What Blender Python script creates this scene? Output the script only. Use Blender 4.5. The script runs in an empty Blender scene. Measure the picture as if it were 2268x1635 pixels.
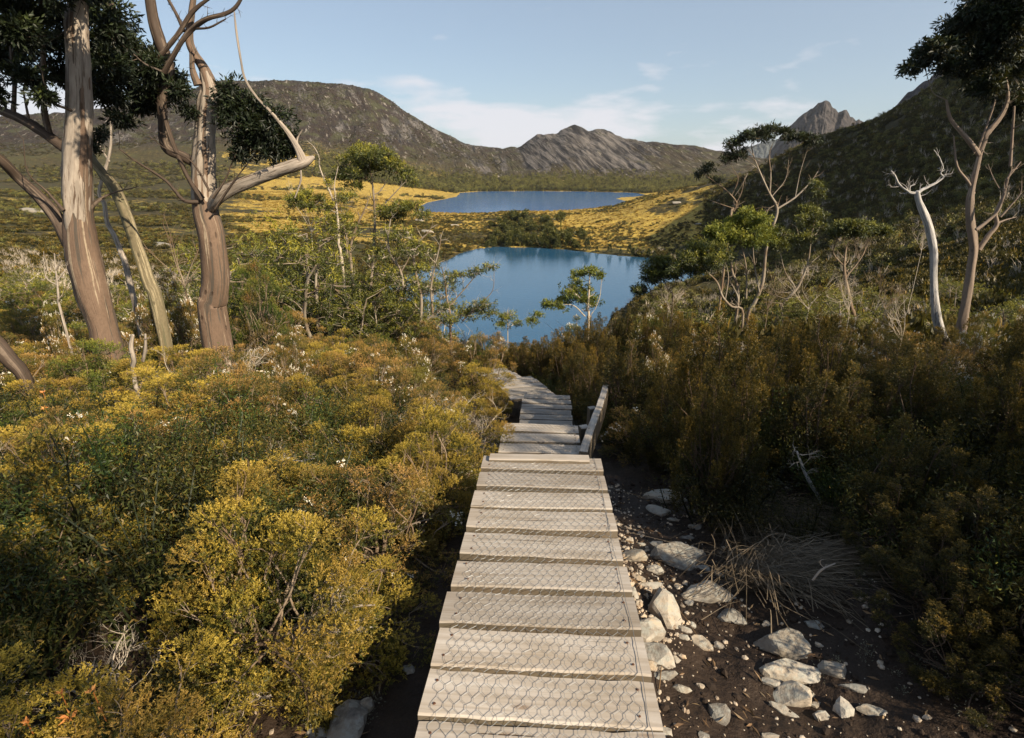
import bpy, math, random
import numpy as np
from math import radians, sin, cos, tan, pi, atan2, sqrt

SC = bpy.context.scene
ROOT = SC.collection

# ------------------------------------------------------------------ camera
PITCH = radians(19.5)
F = 1260.0                       # focal length in units of a 2268 x 1635 picture
CP, SP = cos(PITCH), sin(PITCH)
cam_d = bpy.data.cameras.new('camera')
cam_d.sensor_width = 36.0
cam_d.lens = F / 2268.0 * 36.0
cam_d.clip_start = 0.05
cam_d.clip_end = 30000
cam = bpy.data.objects.new('camera', cam_d)
cam.location = (0, 0, 0)
cam.rotation_euler = (pi / 2 - PITCH, 0, 0)
ROOT.objects.link(cam)
SC.camera = cam

# ------------------------------------------------------------------ sun and sky
SUN_EL = radians(33)
SUN_AZ = radians(130)            # clockwise from +Y (the view direction): behind, on the right
sun_dir = np.array([sin(SUN_AZ) * cos(SUN_EL), cos(SUN_AZ) * cos(SUN_EL), sin(SUN_EL)])
sl = bpy.data.lights.new('sun', 'SUN')
sl.energy = 5.0
sl.angle = radians(0.5)
sl.color = (1.0, 0.85, 0.63)
so = bpy.data.objects.new('sun', sl)
ROOT.objects.link(so)
from mathutils import Vector, Matrix
so.rotation_euler = Vector(sun_dir).to_track_quat('Z', 'Y').to_euler()

world = bpy.data.worlds.new('World')
SC.world = world
world.use_nodes = True
wn = world.node_tree.nodes
wl = world.node_tree.links
wn.clear()

def N(tree, kind, **kw):
    n = tree.nodes.new(kind)
    for k, v in kw.items():
        if k == 'inp':
            for a, b in v.items():
                n.inputs[a].default_value = b
        else:
            setattr(n, k, v)
    return n

wt = world.node_tree
w_out = N(wt, 'ShaderNodeOutputWorld')
w_bg = N(wt, 'ShaderNodeBackground')
w_bg.inputs['Strength'].default_value = 0.070
sky = N(wt, 'ShaderNodeTexSky')
sky.sky_type = 'NISHITA'
sky.sun_disc = False
sky.sun_elevation = SUN_EL
sky.sun_rotation = SUN_AZ
sky.altitude = 900
sky.air_density = 1.0
sky.dust_density = 1.2
sky.ozone_density = 1.2
wl.new(w_bg.outputs[0], w_out.inputs[0])
# thin broken clouds: the view direction projected on a high level sheet
tc = N(wt, 'ShaderNodeTexCoord')
sep = N(wt, 'ShaderNodeSeparateXYZ')
wl.new(tc.outputs['Generated'], sep.inputs[0])
def wmath(op, a, b=None, c=None, clamp=False):
    m = N(wt, 'ShaderNodeMath', operation=op, use_clamp=clamp)
    for i, x in enumerate((a, b, c)):
        if x is None: continue
        if isinstance(x, (int, float)): m.inputs[i].default_value = x
        else: wl.new(x, m.inputs[i])
    return m.outputs[0]
zz = wmath('MAXIMUM', sep.outputs[2], 0.0)
az_ = wmath('ARCTAN2', sep.outputs[0], sep.outputs[1])
el_ = wmath('ARCSINE', sep.outputs[2])
comb = N(wt, 'ShaderNodeCombineXYZ')
wl.new(wmath('MULTIPLY', az_, 5.5), comb.inputs[0]); wl.new(wmath('MULTIPLY', el_, 21.0), comb.inputs[1])
comb.inputs[2].default_value = 0.7
n1 = N(wt, 'ShaderNodeTexNoise', inp={'Scale': 1.0, 'Detail': 7.0, 'Roughness': 0.55, 'Distortion': 0.1})
wl.new(comb.outputs[0], n1.inputs['Vector'])
def wramp(x, stops):
    r = N(wt, 'ShaderNodeValToRGB')
    while len(r.color_ramp.elements) < len(stops): r.color_ramp.elements.new(.5)
    for e, (p, c) in zip(r.color_ramp.elements, stops): e.position = p; e.color = (c, c, c, 1)
    wl.new(x, r.inputs[0]); return r.outputs[0]
band = wramp(wmath('MULTIPLY', el_, 4.0), [(.0, .75), (.10, 1.0), (.33, .95), (.52, .25), (.70, .05), (1.0, 0.0)])
thr = wmath('ADD', n1.outputs[0], wmath('MULTIPLY', wmath('SUBTRACT', band, 1.0), .22))
cl = wmath('MULTIPLY', wramp(thr, [(.43, 0.0), (.58, 1.0)]), .85, clamp=True)
# pale veil close to the horizon
veil = wmath('ADD', wmath('MULTIPLY', wmath('POWER', wmath('SUBTRACT', 1.0, zz, clamp=True), 14.0), 0.30), .30)
skyg = N(wt, 'ShaderNodeMix', data_type='RGBA', blend_type='MIX')
wl.new(veil, skyg.inputs[0]); wl.new(sky.outputs[0], skyg.inputs[6])
skyg.inputs[7].default_value = (3.8, 4.75, 5.6, 1)
mixc = N(wt, 'ShaderNodeMix', data_type='RGBA', blend_type='MIX')
wl.new(cl, mixc.inputs[0]); wl.new(skyg.outputs[2], mixc.inputs[6])
mixc.inputs[7].default_value = (6.9, 6.8, 7.2, 1)
wl.new(mixc.outputs[2], w_bg.inputs[0])

SC.view_settings.view_transform = 'Standard'
SC.view_settings.look = 'None'
SC.view_settings.gamma = 1
SC.view_settings.use_curve_mapping = False
SC.view_settings.exposure = 0.84
SC.cycles.max_bounces = 6
SC.cycles.diffuse_bounces = 2
SC.cycles.glossy_bounces = 3
SC.cycles.transmission_bounces = 3
SC.cycles.transparent_max_bounces = 4
SC.cycles.use_denoising = True

# ------------------------------------------------------------------ geometry of the view
def ray(u, v):
    x = (np.asarray(u, float) - 1134.0) / F
    y = (817.5 - np.asarray(v, float)) / F
    return x, CP + y * SP, -SP + y * CP

def PY(u, v, Y):                 # the point at world distance Y ahead that stands at picture position u, v
    a, b, c = ray(u, v)
    t = Y / b
    return np.array([a * t, b * t, c * t])

def PZ(u, v, Z):
    a, b, c = ray(u, v)
    return np.array([a * Z, b * Z, c * Z])

def proj(p):
    p = np.asarray(p, float)
    Z = p[..., 1] * CP - p[..., 2] * SP
    Yc = p[..., 1] * SP + p[..., 2] * CP
    return 1134 + F * p[..., 0] / Z, 817.5 - F * Yc / Z, Z

# ------------------------------------------------------------------ vector noise
def _hash(ix, iy, seed):
    h = (ix.astype(np.int64) * 374761393 + iy.astype(np.int64) * 668265263 + seed * 1442695041) & 0xFFFFFFFF
    h = ((h ^ (h >> 13)) * 1274126177) & 0xFFFFFFFF
    h = h ^ (h >> 16)
    return (h & 0xFFFFFF) / float(0xFFFFFF)

def vnoise(x, y, seed=0):
    x = np.asarray(x, float); y = np.asarray(y, float)
    ix = np.floor(x); iy = np.floor(y)
    fx = x - ix; fy = y - iy
    sx = fx * fx * fx * (fx * (fx * 6 - 15) + 10); sy = fy * fy * fy * (fy * (fy * 6 - 15) + 10)
    a = _hash(ix, iy, seed); b = _hash(ix + 1, iy, seed); c = _hash(ix, iy + 1, seed); d = _hash(ix + 1, iy + 1, seed)
    return ((a + (b - a) * sx) * (1 - sy) + (c + (d - c) * sx) * sy) * 2 - 1

def fbm(x, y, oct=4, seed=0, gain=0.5):
    s = 0; a = 1; t = 0
    for o in range(oct):
        s = s + a * vnoise(x * 2 ** o + 17.3 * o, y * 2 ** o - 9.1 * o, seed + o)
        t += a; a *= gain
    return s / t

def ridge(x, y, oct=4, seed=0, gain=0.55):
    s = 0; a = 1; t = 0
    for o in range(oct):
        s = s + a * (1 - 2 * np.abs(vnoise(x * 2 ** o + 7.7 * o, y * 2 ** o + 3.3 * o, seed + o)))
        t += a; a *= gain
    return s / t

def sstep(a, b, x):
    t = np.clip((np.asarray(x, float) - a) / (b - a), 0, 1)
    return t * t * (3 - 2 * t)

# ------------------------------------------------------------------ mesh building
class MB:
    def __init__(self):
        self.v = []; self.f3 = []; self.f4 = []; self.t = []; self.bc = []; self.n = 0
    def add(self, v, f, tint=0.5, bc=None):
        v = np.asarray(v, float).reshape(-1, 3)
        f = np.asarray(f, int)
        if f.size:
            (self.f3 if f.shape[1] == 3 else self.f4).append(f + self.n)
        self.v.append(v)
        t = np.asarray(tint, float)
        self.t.append(np.full(len(v), float(t)) if t.ndim == 0 else t)
        self.bc.append(v.copy() if bc is None else np.asarray(bc, float))
        self.n += len(v)
        return self.n - len(v)
    def mesh(self, name, mats, smooth=False, attrs=True):
        me = bpy.data.meshes.new(name)
        if not self.v: return me
        v = np.concatenate(self.v)
        f3 = np.concatenate(self.f3) if self.f3 else np.zeros((0, 3), int)
        f4 = np.concatenate(self.f4) if self.f4 else np.zeros((0, 4), int)
        me.vertices.add(len(v)); me.vertices.foreach_set('co', v.astype(np.float32).ravel())
        nl = f3.size + f4.size
        me.loops.add(nl)
        me.loops.foreach_set('vertex_index', np.concatenate([f3.ravel(), f4.ravel()]).astype(np.int32))
        npoly = len(f3) + len(f4)
        me.polygons.add(npoly)
        st = np.concatenate([np.arange(len(f3)) * 3, len(f3) * 3 + np.arange(len(f4)) * 4]).astype(np.int32)
        me.polygons.foreach_set('loop_start', st)
        me.polygons.foreach_set('use_smooth', np.full(npoly, bool(smooth)))
        if attrs:
            a = me.attributes.new('tint', 'FLOAT', 'POINT')
            a.data.foreach_set('value', np.concatenate(self.t).astype(np.float32))
            b = me.attributes.new('bc', 'FLOAT_VECTOR', 'POINT')
            b.data.foreach_set('vector', np.concatenate(self.bc).astype(np.float32).ravel())
        me.update(calc_edges=True)
        for m in (mats if isinstance(mats, (list, tuple)) else [mats]):
            me.materials.append(m)
        return me

def link(name, data, parent=None, loc=None):
    o = bpy.data.objects.new(name, data)
    ROOT.objects.link(o)
    if parent is not None: o.parent = parent
    if loc is not None: o.location = loc
    return o

def tag(o, label=None, cat=None, group=None, kind=None):
    if label: o['label'] = label
    if cat: o['category'] = cat
    if group: o['group'] = group
    if kind: o['kind'] = kind
    return o

def thing(name, loc, label, cat, group=None, rotz=0):
    o = link(name, None, None, loc)
    o.rotation_euler = (0, 0, rotz)
    o.empty_display_size = 0.2
    return tag(o, label, cat, group)

def copy_tree(o, parent=None):
    c = o.copy(); ROOT.objects.link(c); c.parent = parent
    for ch in o.children:
        copy_tree(ch, c)
    return c

def unit(a):
    a = np.asarray(a, float)
    return a / np.maximum(np.linalg.norm(a, axis=-1, keepdims=True), 1e-9)

def catmull(p, sub=6):
    p = np.asarray(p, float)
    if len(p) < 3 or sub <= 1: 
        if sub <= 1: return p
        t = np.linspace(0, 1, sub + 1)[:, None]
        return p[0] * (1 - t) + p[-1] * t
    q = np.vstack([2 * p[0] - p[1], p, 2 * p[-1] - p[-2]])
    out = []
    t = np.linspace(0, 1, sub, endpoint=False)[:, None]
    for i in range(1, len(q) - 2):
        a, b, c, d = q[i - 1], q[i], q[i + 1], q[i + 2]
        out.append(0.5 * ((2 * b) + (-a + c) * t + (2 * a - 5 * b + 4 * c - d) * t ** 2 + (-a + 3 * b - 3 * c + d) * t ** 3))
    out.append(p[-1:])
    return np.vstack(out)

def tube(mb, pts, rad, k=6, sub=4, tint=0.5, rough=0.0, seed=0, cap=True, flute=0.0):
    """a limb: pts (n,3), rad (n,)"""
    pts = np.asarray(pts, float); rad = np.asarray(rad, float)
    if rad.ndim == 0: rad = np.full(len(pts), float(rad))
    if sub > 1:
        pr = catmull(np.hstack([pts, rad[:, None]]), sub)
        pts = pr[:, :3]; rad = np.maximum(pr[:, 3], rad.min() * 0.6)
    n = len(pts)
    T = np.gradient(pts, axis=0); T = unit(T)
    up = np.array([0.13, -0.31, 0.94])
    if abs(T[0] @ up) > 0.95: up = np.array([1.0, 0.1, 0])
    Nn = np.zeros_like(T)
    x = np.cross(T[0], up); x /= np.linalg.norm(x); Nn[0] = x
    for i in range(1, n):
        x = Nn[i - 1] - T[i] * (Nn[i - 1] @ T[i]); Nn[i] = x / max(np.linalg.norm(x), 1e-9)
    B = np.cross(T, Nn)
    a = np.linspace(0, 2 * pi, k, endpoint=False)
    L = np.concatenate([[0], np.cumsum(np.linalg.norm(np.diff(pts, axis=0), axis=1))])
    R = np.repeat(rad[:, None], k, 1)
    if rough > 0:
        A = np.repeat(a[None], n, 0); LL = np.repeat(L[:, None], k, 1)
        r0 = rad.max()
        nx = np.cos(A) * 1.6; ny = np.sin(A) * 1.6
        R = R * (1 + rough * (vnoise(nx * 1.3 + LL / r0 * 0.16 + seed, ny * 1.3 + LL / r0 * 0.11, seed) * 0.7
                              + flute * vnoise(nx * 4 + LL / r0 * 0.05, ny * 4 - LL / r0 * 0.05, seed + 5)
                              + 0.3 * vnoise(nx * 3 + LL / r0 * 0.9, ny * 3, seed + 9)))
    P = pts[:, None] + R[..., None] * (np.cos(a)[None, :, None] * Nn[:, None] + np.sin(a)[None, :, None] * B[:, None])
    i = np.arange(n - 1)[:, None]; j = np.arange(k)[None]
    f = np.stack([i * k + j, i * k + (j + 1) % k, (i + 1) * k + (j + 1) % k, (i + 1) * k + j], -1).reshape(-1, 4)
    rr = rad.max()
    bc = np.stack([np.cos(a)[None] * rr + 0 * L[:, None], np.sin(a)[None] * rr + 0 * L[:, None], L[:, None] + 0 * a[None]], -1).reshape(-1, 3)
    bc[:, :2] += seed * 1.7
    b0 = mb.add(P.reshape(-1, 3), f, tint, bc)
    if cap:
        e = mb.add(np.vstack([P[-1], pts[-1] + T[-1] * rad[-1] * 0.6]), np.array([[q, (q + 1) % k, k] for q in range(k)]), tint,
                   np.vstack([bc[-k:], bc[-1:]]))
    return pts

def leaves(mb, P, D, L, W, rng, tint=0.5, fold=0.25, quad=True):
    """many leaves at once: base P, direction D, length L, width W"""
    n = len(P)
    if n == 0: return
    D = unit(D)
    R = unit(np.cross(D, rng.normal(size=(n, 3))))
    U = np.cross(R, D)
    L = np.broadcast_to(np.asarray(L, float), (n,))[:, None]; W = np.broadcast_to(np.asarray(W, float), (n,))[:, None]
    tint = np.broadcast_to(np.asarray(tint, float), (n,))
    if quad:
        v = np.stack([P, P + D * L * .45 + R * W * .5 + U * W * fold, P + D * L, P + D * L * .45 - R * W * .5 + U * W * fold], 1)
        f = np.arange(n)[:, None] * 4 + np.array([[0, 1, 2, 3]])
        m = 4
    else:
        v = np.stack([P - R * W * .15, P + R * W * .5 + D * L * .55, P + D * L - R * W * .1], 1)
        f = np.arange(n)[:, None] * 3 + np.array([[0, 1, 2]])
        m = 3
    mb.add(v.reshape(-1, 3), f, np.repeat(tint, m))

def icosphere(sub):
    import bmesh
    bm = bmesh.new(); bmesh.ops.create_icosphere(bm, subdivisions=sub, radius=1)
    v = np.array([x.co[:] for x in bm.verts]); f = np.array([[y.index for y in x.verts] for x in bm.faces]); bm.free()
    return v, f
ICO = {s: icosphere(s) for s in (1, 2, 3, 4)}
# ------------------------------------------------------------------ materials
class MT:
    def __init__(self, name):
        self.m = bpy.data.materials.new(name); self.m.use_nodes = True
        self.t = self.m.node_tree; self.t.nodes.clear()
        self.out = self.n('ShaderNodeOutputMaterial')
    def n(self, kind, **kw): return N(self.t, kind, **kw)
    def l(self, a, b): self.t.links.new(a, b)
    def math(self, op, a, b=None, clamp=False):
        m = self.n('ShaderNodeMath', operation=op, use_clamp=clamp)
        for i, x in enumerate((a, b)):
            if x is None: continue
            if isinstance(x, (int, float)): m.inputs[i].default_value = x
            else: self.l(x, m.inputs[i])
        return m.outputs[0]
    def noise(self, vec, scale, detail=4, rough=.55, dist=0.0):
        n = self.n('ShaderNodeTexNoise', inp={'Scale': scale, 'Detail': float(detail), 'Roughness': rough, 'Distortion': dist})
        if vec is not None: self.l(vec, n.inputs['Vector'])
        return n.outputs[0]
    def mapping(self, vec, scale=(1, 1, 1), rot=(0, 0, 0), loc=(0, 0, 0)):
        m = self.n('ShaderNodeMapping'); m.inputs['Scale'].default_value = scale; m.inputs['Rotation'].default_value = rot
        m.inputs['Location'].default_value = loc
        self.l(vec, m.inputs['Vector']); return m.outputs[0]
    def ramp(self, fac, stops, interp='LINEAR'):
        r = self.n('ShaderNodeValToRGB'); cr = r.color_ramp; cr.interpolation = interp
        while len(cr.elements) < len(stops): cr.elements.new(0.5)
        for e, (p, c) in zip(cr.elements, stops):
            e.position = p; e.color = (c, c, c, 1) if isinstance(c, (int, float)) else (*c, 1)
        self.l(fac, r.inputs[0]); return r.outputs[0]
    def mix(self, fac, a, b, blend='MIX'):
        m = self.n('ShaderNodeMix', data_type='RGBA', blend_type=blend)
        for i, x in ((0, fac), (6, a), (7, b)):
            if isinstance(x, (int, float)): m.inputs[i].default_value = x
            elif isinstance(x, tuple): m.inputs[i].default_value = (*x, 1)
            else: self.l(x, m.inputs[i])
        return m.outputs[2]
    def attr(self, name, vec=False):
        a = self.n('ShaderNodeAttribute', attribute_name=name)
        return a.outputs['Vector'] if vec else a.outputs['Fac']
    def pos(self): return self.n('ShaderNodeNewGeometry').outputs['Position']
    def obj(self): return self.n('ShaderNodeTexCoord').outputs['Object']
    def rnd(self): return self.n('ShaderNodeObjectInfo').outputs['Random']
    def bump(self, h, strength=.5, dist=.02):
        b = self.n('ShaderNodeBump', inp={'Strength': strength, 'Distance': dist}); self.l(h, b.inputs['Height']); return b.outputs[0]
    def princ(self, col, rough=.7, normal=None, spec=.35, metal=0.0):
        p = self.n('ShaderNodeBsdfPrincipled')
        for k, x in (('Base Color', col), ('Roughness', rough), ('Metallic', metal), ('Specular IOR Level', spec)):
            if isinstance(x, tuple): p.inputs[k].default_value = (*x, 1)
            elif isinstance(x, (int, float)): p.inputs[k].default_value = x
            else: self.l(x, p.inputs[k])
        if normal is not None: self.l(normal, p.inputs['Normal'])
        return p.outputs[0]
    def done(self, s): self.l(s, self.out.inputs[0]); return self.m

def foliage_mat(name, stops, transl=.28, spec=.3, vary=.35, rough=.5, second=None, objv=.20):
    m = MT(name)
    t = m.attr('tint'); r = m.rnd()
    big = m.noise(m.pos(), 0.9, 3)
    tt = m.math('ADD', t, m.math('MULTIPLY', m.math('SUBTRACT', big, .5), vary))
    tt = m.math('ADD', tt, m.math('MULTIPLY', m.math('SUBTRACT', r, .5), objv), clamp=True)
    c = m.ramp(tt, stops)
    if second:
        f = m.ramp(m.noise(m.pos(), 1.7, 2), [(.5, 0.0), (.68, 1.0)])
        c = m.mix(m.math('MULTIPLY', f, t), c, second)
    p = m.princ(c, rough, None, spec)
    tr = m.n('ShaderNodeBsdfTranslucent'); m.l(m.mix(.35, c, (.30, .26, .03), 'MIX'), tr.inputs[0])
    mx = m.n('ShaderNodeMixShader'); mx.inputs[0].default_value = transl
    m.l(p, mx.inputs[1]); m.l(tr.outputs[0], mx.inputs[2])
    return m.done(mx.outputs[0])

M = {}
# golden mounded shrub; rusty flowering shrub; dark upright heath; green leafy shrub
M['golden'] = foliage_mat('golden_leaves', [(0, (.022, .030, .010)), (.35, (.085, .090, .016)), (.62, (.29, .22, .035)), (1, (.58, .42, .07))], second=(.33, .19, .05))
M['rusty'] = foliage_mat('rusty_leaves', [(0, (.022, .030, .012)), (.40, (.075, .080, .018)), (.64, (.24, .155, .04)), (1, (.54, .31, .10))], second=(.16, .17, .025))
M['heath'] = foliage_mat('heath_leaves', [(0, (.008, .011, .006)), (.4, (.030, .034, .011)), (.72, (.13, .090, .018)), (1, (.32, .19, .03))], vary=.3)
M['green'] = foliage_mat('green_leaves', [(0, (.014, .030, .011)), (.45, (.055, .085, .018)), (.8, (.17, .19, .03)), (1, (.34, .29, .05))], second=(.34, .13, .05))
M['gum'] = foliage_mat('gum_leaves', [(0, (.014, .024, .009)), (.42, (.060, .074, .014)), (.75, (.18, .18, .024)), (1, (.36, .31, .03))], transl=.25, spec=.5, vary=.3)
M['gum_shaded'] = foliage_mat('shaded_gum_leaves', [(0, (.006, .010, .005)), (.5, (.016, .025, .010)), (1, (.050, .065, .018))], transl=.10, spec=.35, vary=.15)  # near-black greens: the shadow on the crowns is put into the leaf colour
M['gum_bright'] = foliage_mat('young_gum_leaves', [(0, (.05, .075, .015)), (.5, (.17, .19, .03)), (1, (.38, .35, .05))], vary=.2)
M['conifer'] = foliage_mat('conifer_leaves', [(0, (.010, .018, .008)), (.5, (.030, .042, .014)), (1, (.075, .085, .02))], transl=.12)
M['wood_trees'] = foliage_mat('lakeside_wood_leaves', [(0, (.02, .028, .012)), (.5, (.065, .075, .022)), (1, (.18, .16, .035))], transl=.2)
M['scrubfar'] = foliage_mat('far_scrub_leaves', [(0, (.012, .014, .006)), (.5, (.044, .040, .012)), (1, (.115, .088, .02))], transl=.15)
M['forestfar'] = foliage_mat('far_forest_leaves', [(0, (.035, .045, .016)), (.5, (.13, .13, .035)), (1, (.32, .27, .06))], transl=.15)
M['sedge'] = foliage_mat('sedge_blades', [(0, (.03, .022, .014)), (.5, (.095, .070, .042)), (1, (.26, .20, .135))], transl=.1, vary=.3)
M['grass'] = foliage_mat('button_grass_blades', [(0, (.09, .07, .02)), (.5, (.30, .20, .04)), (1, (.55, .38, .08))], transl=.1)
M['lichen'] = foliage_mat('pale_ground_cover', [(0, (.08, .085, .06)), (1, (.30, .30, .22))], transl=.1)

def flower_mat():
    m = MT('white_petals'); p = m.princ(m.mix(m.attr('tint'), (.50, .42, .25), (.86, .83, .74)), .6, None, .2)
    return m.done(p)
M['flower'] = flower_mat()
def orange_mat():
    m = MT('orange_leaf_tips'); return m.done(m.princ(m.mix(m.attr('tint'), (.45, .16, .04), (.70, .33, .10)), .5))
M['orange'] = orange_mat()

def twig_mat(name, a, b, c):
    m = MT(name); bc = m.attr('bc', True)
    n = m.noise(m.mapping(bc, (60, 60, 12)), 1.0, 4)
    n2 = m.noise(m.pos(), 2.2, 2)
    col = m.mix(m.ramp(n2, [(.35, 0.0), (.65, 1.0)]), m.mix(n, a, b), c)
    return m.done(m.princ(col, .8, None, .2))
M['twig'] = twig_mat('grey_twigs', (.13, .095, .065), (.40, .32, .235), (.17, .115, .075))
M['twig_pale'] = twig_mat('bleached_twigs', (.28, .235, .185), (.62, .55, .46), (.42, .35, .27))
M['twig_dark'] = twig_mat('dark_twigs', (.05, .035, .025), (.15, .105, .075), (.09, .06, .04))
M['twig_tan'] = twig_mat('tan_limbs', (.085, .058, .038), (.25, .18, .12), (.30, .26, .21))

def bark(name, base, streak1, streak2, grey, k1=.5, k2=.5, rough_amt=.4, fib=14.0, bumpd=.01):
    """smooth gum bark: long tapering streaks running along the limb (bc = round the limb, along the limb)"""
    m = MT(name); bc = m.attr('bc', True)
    a = m.noise(m.mapping(bc, (13, 13, .55)), 1.0, 4, .6, .25)
    b = m.noise(m.mapping(bc, (19, 19, .8), loc=(4, 2, 9)), 1.0, 3, .55, .2)
    c = m.noise(m.mapping(bc, (2.2, 2.2, 1.1), loc=(1, 7, 3)), 1.0, 3)
    fine = m.noise(m.mapping(bc, (90, 90, fib * .35)), 1.0, 5, .65)
    rings = m.noise(m.mapping(bc, (7, 7, 60)), 1.0, 3)
    col = m.mix(m.ramp(c, [(.35, 0.0), (.65, 1.0)]), base, tuple(x * .72 for x in base))
    col = m.mix(m.ramp(a, [(k1, 0.0), (k1 + .025, 1.0)]), col, streak1)
    col = m.mix(m.ramp(b, [(k2, 0.0), (k2 + .03, 1.0)]), col, streak2)
    col = m.mix(m.math('MULTIPLY', m.attr('tint'), 1.0), col, grey)
    col = m.mix(m.math('MULTIPLY', m.math('ABSOLUTE', m.math('SUBTRACT', fine, .5)), 1.6), col, tuple(x * .35 for x in base))
    col = m.mix(m.ramp(rings, [(.6, 0.0), (.75, .3)]), col, tuple(x * .5 for x in base))
    vo = m.n('ShaderNodeTexVoronoi', inp={'Scale': 1.0, 'Randomness': 1.0}); m.l(m.mapping(bc, (4.5, 4.5, 2.4)), vo.inputs['Vector'])
    kn = m.ramp(m.math('ADD', vo.outputs['Distance'], m.math('MULTIPLY', fine, .08)), [(.11, 1.0), (.17, 0.0)])
    col = m.mix(m.math('MULTIPLY', kn, .75), col, tuple(x * .28 for x in base))
    mot = m.noise(m.mapping(bc, (26, 26, 16), loc=(7, 1, 2)), 1.0, 5, .7)
    col = m.mix(m.ramp(mot, [(.40, .45), (.52, 0.0)]), col, tuple(x * .55 for x in base))
    h = m.math('SUBTRACT', m.math('ADD', m.math('MULTIPLY', fine, .5), m.math('MULTIPLY', a, .6)), m.math('MULTIPLY', kn, .8))
    return m.done(m.princ(col, .72, m.bump(h, rough_amt, bumpd), .25))
M['bark_gum'] = bark('gum_bark', (.205, .138, .098), (.36, .285, .205), (.088, .074, .060), (.26, .225, .19), .57, .55, .7, bumpd=.02)
M['bark_gum_shaded'] = bark('shaded_gum_bark', (.085, .06, .045), (.16, .12, .09), (.05, .04, .03), (.14, .12, .10), .58, .62)  # darker copy of the gum bark, shade of the upper limbs put into colour
M['bark_olive'] = bark('olive_gum_bark', (.20, .165, .10), (.36, .30, .19), (.13, .12, .07), (.3, .27, .22), .55, .57)
M['bark_pink'] = bark('pale_pink_gum_bark', (.27, .205, .16), (.38, .31, .23), (.16, .125, .10), (.10, .085, .07), .62, .64)

def deadwood(name, light, dark, fibre=1.0):
    m = MT(name); bc = m.attr('bc', True)
    a = m.noise(m.mapping(bc, (34, 34, 2.0)), fibre, 7, .68, .9)
    b = m.noise(m.mapping(bc, (10, 10, 2.2), loc=(3, 3, 3)), 1.0, 4, .6, .6)
    crack = m.ramp(a, [(.38, 1.0), (.47, 0.0)])
    col = m.mix(m.ramp(b, [(.38, 0.0), (.62, 1.0)]), light, tuple(x * .62 for x in light))
    col = m.mix(crack, col, dark)
    col = m.mix(m.math('MULTIPLY', m.attr('tint'), 0.5), col, (.25, .13, .07))
    h = m.math('ADD', a, m.math('MULTIPLY', b, .8))
    return m.done(m.princ(col, .85, m.bump(h, .8, .012), .2))
M['dead'] = deadwood('silvery_dead_wood', (.43, .37, .31), (.10, .07, .05))
M['dead_white'] = deadwood('white_dead_wood', (.54, .515, .49), (.13, .115, .10))

def plank_mat():
    m = MT('weathered_plank'); o = m.obj(); r = m.rnd()
    off = m.n('ShaderNodeVectorMath', operation='SCALE'); off.inputs[0].default_value = (13, 29, 7); m.l(r, off.inputs['Scale'])
    ad = m.n('ShaderNodeVectorMath', operation='ADD'); m.l(o, ad.inputs[0]); m.l(off.outputs[0], ad.inputs[1])
    v = ad.outputs[0]
    g = m.noise(m.mapping(v, (2.2, 95, 40)), 1.0, 6, .62, .35)
    g2 = m.noise(m.mapping(v, (.9, 26, 10)), 1.0, 4, .6, .5)
    blot = m.noise(m.mapping(v, (4, 9, 4)), 1.0, 3)
    split = m.ramp(m.noise(m.mapping(v, (1.1, 60, 30), loc=(5, 5, 5)), 1.0, 2, .4, .2), [(.255, 1.0), (.285, 0.0)])
    col = m.ramp(g2, [(.3, (.35, .30, .25)), (.5, (.44, .39, .34)), (.7, (.50, .455, .405))])
    col = m.mix(m.math('MULTIPLY', m.ramp(g, [(.3, 1.0), (.55, 0.0)]), .5), col, (.24, .19, .14))
    col = m.mix(m.math('MULTIPLY', m.ramp(blot, [(.42, 0.0), (.68, 1.0)]), .55), col, (.27, .215, .155))
    col = m.mix(split, col, (.07, .05, .035))
    # darker olive brown on the sawn edges (faces that do not look up)
    geo = m.n('ShaderNodeNewGeometry'); sp = m.n('ShaderNodeSeparateXYZ'); m.l(geo.outputs['True Normal'], sp.inputs[0])
    side = m.ramp(sp.outputs[2], [(.3, 1.0), (.75, 0.0)])
    col = m.mix(m.math('MULTIPLY', side, .9), col, m.mix(blot, (.085, .072, .045), (.155, .115, .08)))
    # knots
    vo = m.n('ShaderNodeTexVoronoi', inp={'Scale': 1.0, 'Randomness': 1.0}); m.l(m.mapping(v, (3.1, 9, 1)), vo.inputs['Vector'])
    kn = m.ramp(vo.outputs['Distance'], [(.05, 1.0), (.12, 0.0)])
    col = m.mix(m.math('MULTIPLY', kn, .7), col, (.20, .13, .08))
    bright = m.n('ShaderNodeHueSaturation'); m.l(col, bright.inputs['Color']); m.l(m.math('ADD', m.math('MULTIPLY', r, .34), .80), bright.inputs['Value'])
    h = m.math('SUBTRACT', m.math('MULTIPLY', g, .8), m.math('MULTIPLY', split, 1.2))
    return m.done(m.princ(bright.outputs[0], .78, m.bump(h, .55, .004), .25))
M['plank'] = plank_mat()
def simple(name, col, rough=.6, metal=0.0, spec=.3, nscale=30, var=.5):
    m = MT(name); n = m.noise(m.obj(), nscale, 4)
    return m.done(m.princ(m.mix(n, tuple(x * (1 - var) for x in col), tuple(min(1, x * (1 + var * .6)) for x in col)), rough, None, spec, metal))
M['wire'] = simple('galvanised_wire', (.30, .32, .34), .5, .55, .5)
M['nail'] = simple('rusty_nail', (.13, .06, .035), .7, .3)
M['rail'] = M['plank']

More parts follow.
